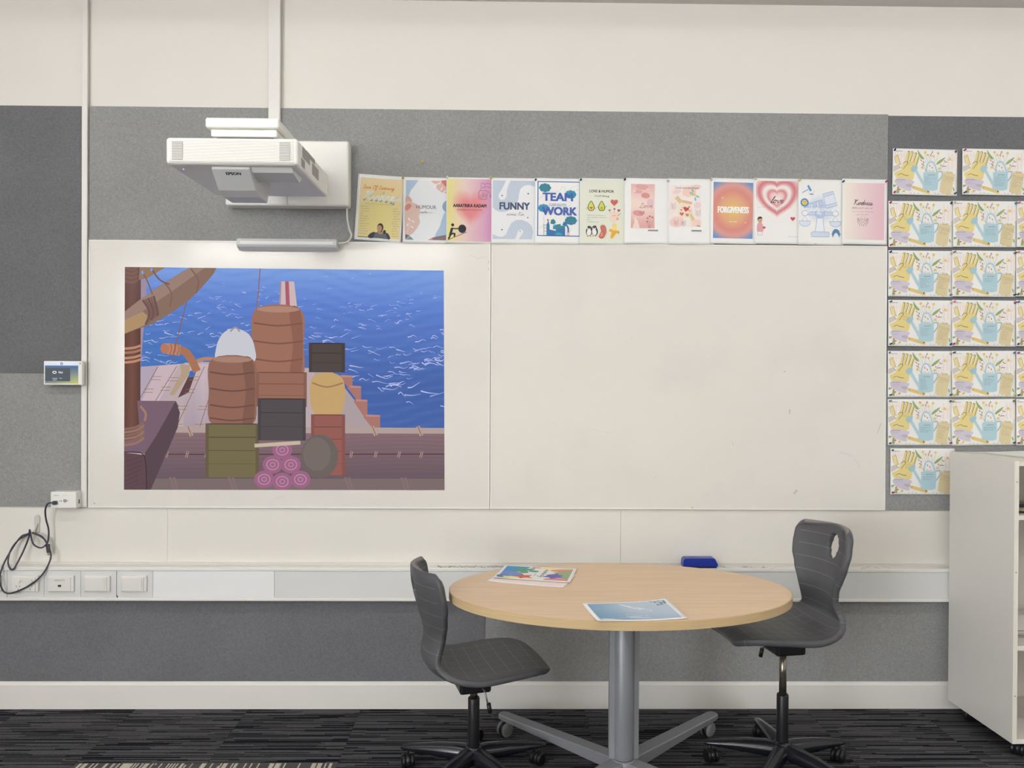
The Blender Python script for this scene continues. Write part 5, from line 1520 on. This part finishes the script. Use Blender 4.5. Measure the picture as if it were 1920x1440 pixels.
# ---------------------------------------------------------------- prints lying on the table
def p_creative():
    c = Canvas()
    c.rect(13, 14, 284, 196, (232, 232, 228))
    c.poly([(14, 14), (112, 14), (92, 60), (60, 100), (14, 100)], (60, 144, 198)); c.poly([(14, 90), (60, 84), (104, 130), (80, 170), (14, 170)], (108, 136, 200)); c.blob([(10, 160), (40, 150), (60, 172), (66, 196), (14, 196)], (84, 128, 158))
    c.blob([(70, 40), (84, 24), (100, 44), (132, 30), (126, 58), (108, 72), (118, 100), (96, 116), (76, 96), (56, 92), (50, 66), (64, 62)], (86, 152, 120)); c.ell(134, 76, 22, 14, (86, 152, 120), .2)
    c.poly([(30, 176), (80, 166), (160, 190), (160, 196), (40, 196)], (240, 222, 140)); c.blob([(96, 130), (110, 144), (138, 138), (132, 160), (146, 178), (118, 180), (104, 196), (92, 176), (62, 168), (88, 156)], (208, 88, 92))
    c.poly([(116, 14), (160, 14), (150, 24), (118, 26)], (218, 96, 100)); c.blob([(150, 18), (176, 14), (214, 18), (218, 34), (188, 50), (170, 34)], (242, 224, 146))
    c.poly([(204, 60), (196, 46), (224, 30), (284, 20), (284, 50), (250, 70)], (228, 134, 102)); c.poly([(212, 80), (240, 64), (262, 40), (284, 42), (284, 180), (230, 150), (236, 100)], (150, 166, 124))
    c.poly([(190, 196), (200, 176), (230, 160), (284, 178), (284, 196)], (228, 128, 124)); c.blob([(196, 118), (216, 104), (230, 92), (240, 112), (260, 122), (250, 140), (262, 156), (236, 160), (220, 176), (208, 158), (184, 152), (194, 136)], (104, 98, 172))
    c.script('Creativity', 176, 40, 12, (60, 60, 62), w=1.6, width=118, rot=1.62); c.scrib(146, 104, 40, 7, (100, 100, 100), rs, rot=1.62)
    return c
def p_sky():
    c = Canvas()
    def g(u, v):
        a = mix((108, 150, 182), (182, 196, 212), u * 1.9 + .12 * math.sin(v * 6))
        return mix(a, (128, 160, 196), max(0, v - .55) * 1.6 * (1 - abs(u - .5)))
    c.grid(14, 14, 282, 198, 16, 12, g)
    for (x, y, rx, ry, col) in ((40, 190, 26, 7, (232, 226, 220)), (66, 196, 16, 4, (226, 222, 220)), (150, 180, 40, 6, (190, 202, 216)), (130, 168, 26, 5, (198, 208, 220))): c.ell(x, y, rx, ry, col, .1)
    for k in range(14): c.ell(242 + (k * 29) % 44 - 6, 20 + (k * 17) % 44, 7, 4, (118, 138, 140), k * .7, 8)
    c.script('Faith', 118, 34, 11, (240, 244, 248), w=3.4, width=84, rot=.9); c.scrib(168, 76, 60, 16, (236, 240, 246), rs, lw=3.0, rot=.95); c.scrib(110, 150, 70, 14, (226, 234, 242), rs, lw=2.4, rot=.3)
    return c
flat = -math.pi / 2
lift = lambda a, b2, c_, d: (lambda u, v: .0004 + a * (1 - u) * (1 - v) ** 3 + b2 * u ** 6 * (1 - v) + c_ * (1 - u) ** 3 * v ** 3 + d * u ** 4 * v ** 3)
tz = .7301
bk = Canvas(); bk.rect(12, 12, 285, 198, (242, 222, 214))
sheet('table_print', 'pale pink print partly hidden under the colourful leaf print on table', 'paper', 297, 210, bk, (1.974, -.5395, tz), (flat, 0, math.radians(-18.5)), lift(.002, 0, .001, .002))
sheet('table_print', 'colourful leaf print lying at the back left of the table', 'paper', 297, 210, p_creative(), (1.990, -.486, tz + .0032), (flat, 0, math.radians(-13)), lift(.001, .003, .003, .001))
sheet('table_print', 'blue sky print with white script lying near the front of the table', 'paper', 297, 210, p_sky(), (2.290, -.965, tz), (flat, 0, math.radians(7.5)), lift(.001, .010, .006, .003))

# ================================================================== PROJECTED PICTURE
def picture():
    c = Canvas(True); q = random.Random(8)
    def sea(u, v):
        a = mix((128, 162, 224), (98, 130, 206), v / .22) if v < .22 else mix((98, 130, 206), (74, 102, 166), (v - .22) / .5)
        a = mix(a, (64, 128, 190), max(0, .45 - u) * max(0, v - .15) * 2.2)
        a = mix(a, (126, 160, 224), max(0, u - .5) * max(0, .3 - v) * 3.0)
        n_ = math.sin(v * 90 + 5 * math.sin(u * 14)) * .5 + math.sin(v * 160 + u * 30) * .3
        return mix(a, (64, 92, 172) if n_ < 0 else (128, 162, 228), abs(n_) * .16)
    c.grid(0, 0, 601, 305, 90, 110, sea)
    c.n += 1
    for k in range(800):
        v = q.random() ** .8
        y = 8 + v * 270
        x = q.uniform(20, 600)
        if y > 215 and x < 430: continue
        if y > 225 and q.random() < .6: continue
        dens = math.sin(x * .021 + y * .05) + math.sin(y * .09 - x * .013)
        if dens < -.1 and q.random() < .8: continue
        L = (4 + v * 26) * q.uniform(.5, 1.3)
        p = [(x, y)]
        for s in range(3): p.append((p[-1][0] + L / 3, p[-1][1] + q.uniform(-1, 1) * (1 + v * 5)))
        b2 = q.uniform(.45, 1)
        c.stroke(p, (.8 + v * 2.4) * q.uniform(.5, 1.1), mix((92, 122, 204), (206, 206, 242), b2), w2=.4, lift=False)
    # deck beyond
    def plank(p, col, n_=1): c.poly(p, col)
    c.poly([(26, 190), (140, 178), (160, 178), (380, 190), (392, 204), (472, 302), (60, 306), (20, 300)], (186, 168, 172))
    c.grid(110, 182, 300, 302, 10, 10, lambda u, v: mix((198, 180, 186), (166, 150, 160), v * .8 + .15 * math.sin(u * 25)))
    c.poly([(26, 188), (104, 182), (44, 300), (22, 300)], (178, 164, 180)); c.poly([(64, 186), (104, 182), (62, 258), (30, 258)], (198, 178, 184))
    c.poly([(104, 182), (122, 184), (122, 200), (92, 242), (84, 240), (106, 200)], (178, 156, 132)); c.poly([(122, 200), (134, 196), (120, 236), (100, 246)], (96, 70, 72)); c.poly([(122, 196), (134, 190), (130, 206), (120, 208)], (62, 112, 190))
    for (a, b2) in (((98, 186), (52, 262)), ((150, 186), (96, 304)), ((178, 184), (140, 304)), ((62, 188), (30, 246))): c.stroke([a, b2], 1.0, (118, 92, 76), sm=0)
    for (x, y) in ((60, 206), (92, 208), (46, 230), (78, 226), (132, 206), (124, 230), (110, 262), (148, 262), (100, 296), (140, 296)):
        c.stroke([(x - 9, y), (x + 9, y)], .9, (150, 110, 80), sm=0); c.stroke([(x - 11, y + 6), (x + 7, y + 6)], .9, (150, 110, 80), sm=0)
    c.poly([(360, 180), (388, 192), (472, 302), (380, 304), (350, 240)], (172, 158, 160)); c.stroke([(382, 262), (400, 304)], 1.0, (100, 80, 70), sm=0); c.stroke([(380, 288), (408, 288)], .9, (130, 100, 80), sm=0)
    for (x0, y0, x1, y1) in ((406, 201, 428, 224), (422, 221, 444, 248), (434, 247, 456, 278), (452, 276, 480, 303)):
        c.poly([(x0, y0), (x1, y0 + 1), (x1, y1), (x0 + 14, y1), (x0 - 4, y0 + 4)], (170, 118, 112)); c.poly([(x0, y0), (x1, y0 + 1), (x1 - 1, y0 + 4), (x0 + 2, y0 + 4)], (190, 138, 128))
    # log rail with a bound end
    c.stroke([(124, 184), (150, 172), (200, 176), (300, 180)], 7, (178, 134, 112)); c.stroke([(92, 154), (112, 158), (124, 172), (136, 196)], 15, (168, 116, 92)); c.stroke([(80, 153), (104, 156)], 21, (188, 132, 106), sm=0); c.ell(75, 153, 8, 10, (182, 122, 98))
    for x in (84, 91, 98): c.stroke([(x + 2, 143), (x + 4, 154), (x, 165)], 1.2, (140, 92, 72))
    # mast stump
    c.poly([(292, 24), (318, 24), (328, 110), (288, 110)], (206, 182, 182)); c.poly([(301, 24), (308, 24), (312, 110), (304, 110)], (170, 96, 112)); c.stroke([(293, 24), (290, 110)], 2.5, (160, 140, 150), sm=0)
    # ropes
    c.stroke([(118, 56), (88, 178)], 1.8, (134, 96, 92), sm=0); c.stroke([(254, 0), (248, 70), (236, 132)], 2.0, (150, 104, 98))
    # near deck
    c.poly([(96, 300), (601, 301), (601, 313), (92, 314)], (178, 158, 152))
    def boards(u, v):
        a = mix((140, 112, 118), (112, 94, 102), v * 1.1)
        return mix(a, (92, 76, 84), .22 * (.5 + .5 * math.sin(v * 70 + 3 * math.sin(u * 9))))
    c.grid(40, 312, 601, 398, 24, 30, boards)
    c.poly([(40, 397), (601, 396), (601, 420), (40, 420)], (124, 108, 108)); c.stroke([(40, 398), (601, 397)], 1.0, (90, 74, 76), sm=0)
    c.stroke([(66, 353), (601, 351)], 1.8, (84, 62, 60), sm=0)
    for (x, y) in ((78, 353), (116, 353), (152, 353), (424, 352), (470, 352), (514, 352), (556, 352)): c.stroke([(x + 3, y - 6), (x, y + 6)], 5, (160, 138, 134), sm=0); c.stroke([(x + 3, y - 6), (x, y + 6)], 1.2, (110, 90, 90), sm=0)
    for (x, y) in ((468, 306), (554, 306), (122, 308)): c.stroke([(x - 3, y - 8), (x + 4, y + 10)], 7, (184, 156, 142), sm=0); c.stroke([(x - 3, y - 8), (x + 4, y + 10)], 1.3, (120, 94, 86), sm=0)
    for x in (86, 196, 414, 520): c.stroke([(x, 396), (x + 8, 420)], 4, (134, 112, 112), sm=0); c.stroke([(x + 7, 396), (x + 14, 420)], 4, (134, 112, 112), sm=0)
    # post, block and diagonal log on the left
    c.poly([(20, 30), (42, 20), (30, 196), (26, 250), (20, 250)], (160, 142, 160))
    c.grid(0, 0, 30, 330, 8, 30, lambda u, v: mix(mix((120, 84, 74), (94, 66, 60), abs(u - .45) * 1.8), (120, 100, 102), max(0, .35 - v) * 1.6))
    c.poly([(24, 252), (96, 252), (102, 262), (46, 344), (38, 352), (0, 350), (0, 330), (30, 320)], (122, 98, 112))
    c.poly([(96, 252), (104, 274), (100, 302), (50, 420), (36, 420), (38, 352), (60, 318)], (92, 74, 82)); c.poly([(0, 350), (38, 354), (42, 420), (0, 420)], (98, 76, 82)); c.stroke([(0, 349), (30, 350), (40, 366), (42, 420)], 1.6, (70, 50, 54))
    for k in range(7): c.stroke([(0, 368 + k * 9), (36 - k * 2, 356 + k * 9)], 1.0, (84, 64, 70), sm=0)
    for k in range(6): c.stroke([(0, 306 + k * 6), (22, 302 + k * 6), (37, 292 + k * 6)], 4.6, (150, 116, 104) if k % 2 else (136, 104, 96))
    c.stroke([(30, 262), (40, 276), (38, 290)], 4.5, (160, 124, 108))
    c.poly([(0, 84), (30, 60), (70, 32), (110, 6), (122, 0), (172, 0), (166, 12), (140, 42), (120, 62), (84, 88), (50, 108), (20, 118), (0, 126)], (138, 112, 98))
    c.poly([(0, 84), (30, 60), (110, 6), (122, 0), (150, 0), (90, 44), (30, 86), (0, 100)], (156, 130, 118))
    c.poly([(0, 100), (34, 84), (44, 92), (36, 110), (0, 126)], (176, 144, 108))
    for k in range(5): c.stroke([(34 + k * 5, 62 - k * 2), (46 + k * 4, 84), (40 + k * 5, 108 - k * 4)], 4.2, (126, 96, 92) if k % 2 else (112, 86, 84))
    for (x, y) in ((76, 28), (126, 2)): c.stroke([(x - 2, y), (x + 12, y + 22), (x + 8, y + 46)], 2.6, (130, 98, 94))
    for y in (2, 10, 18, 26): c.stroke([(0, y), (14, y + 3), (24, y - 2)], 5.5, (130, 98, 90) if y % 4 else (116, 86, 82))
    for y in (152, 160, 170, 178): c.stroke([(0, y + 2), (18, y), (30, y - 4)], 4.6, (190, 138, 114) if y % 20 else (168, 120, 100))
    c.poly([(28, 0), (76, 0), (44, 20), (26, 24)], (150, 122, 100)); c.ell(33, 10, 2.4, 3.4, (120, 160, 230)); c.ell(50, 5, 2.2, 3.2, (120, 160, 230))
    c.stroke([(52, 6), (66, 24), (84, 32)], 3, (122, 94, 90)); c.stroke([(36, 14), (44, 30), (52, 52)], 2.4, (130, 100, 90))
    # plain cargo on the deck: barrels, crates, jars and rolled mats
    def barrel(x0, y0, x1, y1, col, dark):
        m_, w_ = (x0 + x1) / 2, (x1 - x0) * .07
        c.blob([(x0 + w_, y0), (x1 - w_, y0), (x1, (y0 + y1) / 2), (x1 - w_, y1), (x0 + w_, y1), (x0, (y0 + y1) / 2)], col)
        c.poly([p[:2] for p in catmull([(x1 - w_ * 4, y0 + 2), (x1 - w_, y0 + 2), (x1 - 1, (y0 + y1) / 2), (x1 - w_, y1 - 2), (x1 - w_ * 4, y1 - 2), (x1 - w_ * 3, (y0 + y1) / 2)], 4, True)], mix(col, dark, .5))
        c.ell(m_, y0 + 1, (x1 - x0) * .42, 6, mix(col, (210, 180, 160), .35))
        for k in (.2, .45, .7, .9): c.stroke([(x0 + 2, y0 + (y1 - y0) * k), (m_, y0 + (y1 - y0) * k + 5), (x1 - 2, y0 + (y1 - y0) * k)], 3, dark)
    def crate(x0, y0, x1, y1, col, dark, n_=3):
        c.poly([(x0, y0), (x1, y0), (x1, y1), (x0, y1)], dark)
        for k in range(n_): c.rect(x0 + 2, y0 + 2 + (y1 - y0 - 2) * k / n_, x1 - 2, y0 + (y1 - y0) * (k + 1) / n_, col, lift=(k == 0))
        c.rect(x0, y0, x0 + 6, y1, mix(col, dark, .4)); c.rect(x1 - 6, y0, x1, y1, mix(col, dark, .4), lift=False)
    barrel(240, 76, 336, 212, (158, 112, 96), (128, 88, 78))
    crate(246, 196, 342, 262, (152, 108, 92), (116, 80, 72), 3)
    c.blob([(172, 150), (184, 124), (206, 114), (232, 124), (244, 150), (240, 178), (176, 178)], (200, 200, 208)); c.stroke([(198, 120), (208, 112), (216, 120)], 3, (160, 150, 150))
    barrel(158, 172, 246, 296, (146, 104, 90), (112, 80, 72))
    crate(152, 294, 252, 396, (118, 108, 80), (86, 72, 62), 4)
    crate(346, 140, 414, 196, (84, 74, 72), (62, 56, 56), 3)
    c.blob([(352, 206), (380, 196), (408, 206), (414, 240), (404, 276), (358, 276), (348, 240)], (196, 162, 112)); c.stroke([(352, 216), (380, 224), (410, 216)], 3, (160, 124, 92))
    crate(350, 276, 414, 392, (150, 96, 88), (116, 74, 70), 5)
    crate(250, 246, 340, 326, (86, 80, 82), (64, 60, 64), 3)
    for (x, y) in ((262, 400), (296, 404), (330, 400), (278, 372), (312, 372), (296, 344)): c.ell(x, y, 19, 17, (156, 102, 132)); c.ring(x, y, 11, 9.5, 2, (186, 140, 164)); c.ring(x, y, 4.5, 4, 1.6, (186, 140, 164))
    c.stroke([(244, 336), (330, 330)], 7, (196, 182, 162), sm=0); c.ell(366, 356, 35, 42, (110, 100, 96)); c.ell(361, 352, 26, 32, (119, 108, 104))
    # nothing spills over the frame of the picture
    return c
pic = picture()
A_, B_, C_, D__ = (.1615, 1.9865), (1.588, 1.981), (.160, .988), (1.5965, .991)
def pfn(x, y):
    u, v = min(1, max(0, x / 601)), min(1, max(0, y / 420))
    X = (A_[0] * (1 - u) + B_[0] * u) * (1 - v) + (C_[0] * (1 - u) + D__[0] * u) * v
    Z = (A_[1] * (1 - u) + B_[1] * u) * (1 - v) + (C_[1] * (1 - u) + D__[1] * u) * v
    return ((X - .877, -.0152, Z - .989), (0, -1, 0))
Canvas.STEP = .000008
me = pic.mesh('projected_picture', pfn); me.materials.append(GLOW)
o = link('projected_picture', me, None, (.877, 0, .989))
tag(o, 'projected picture of a wooden boat deck and blue sea on the left whiteboard', 'projected image')
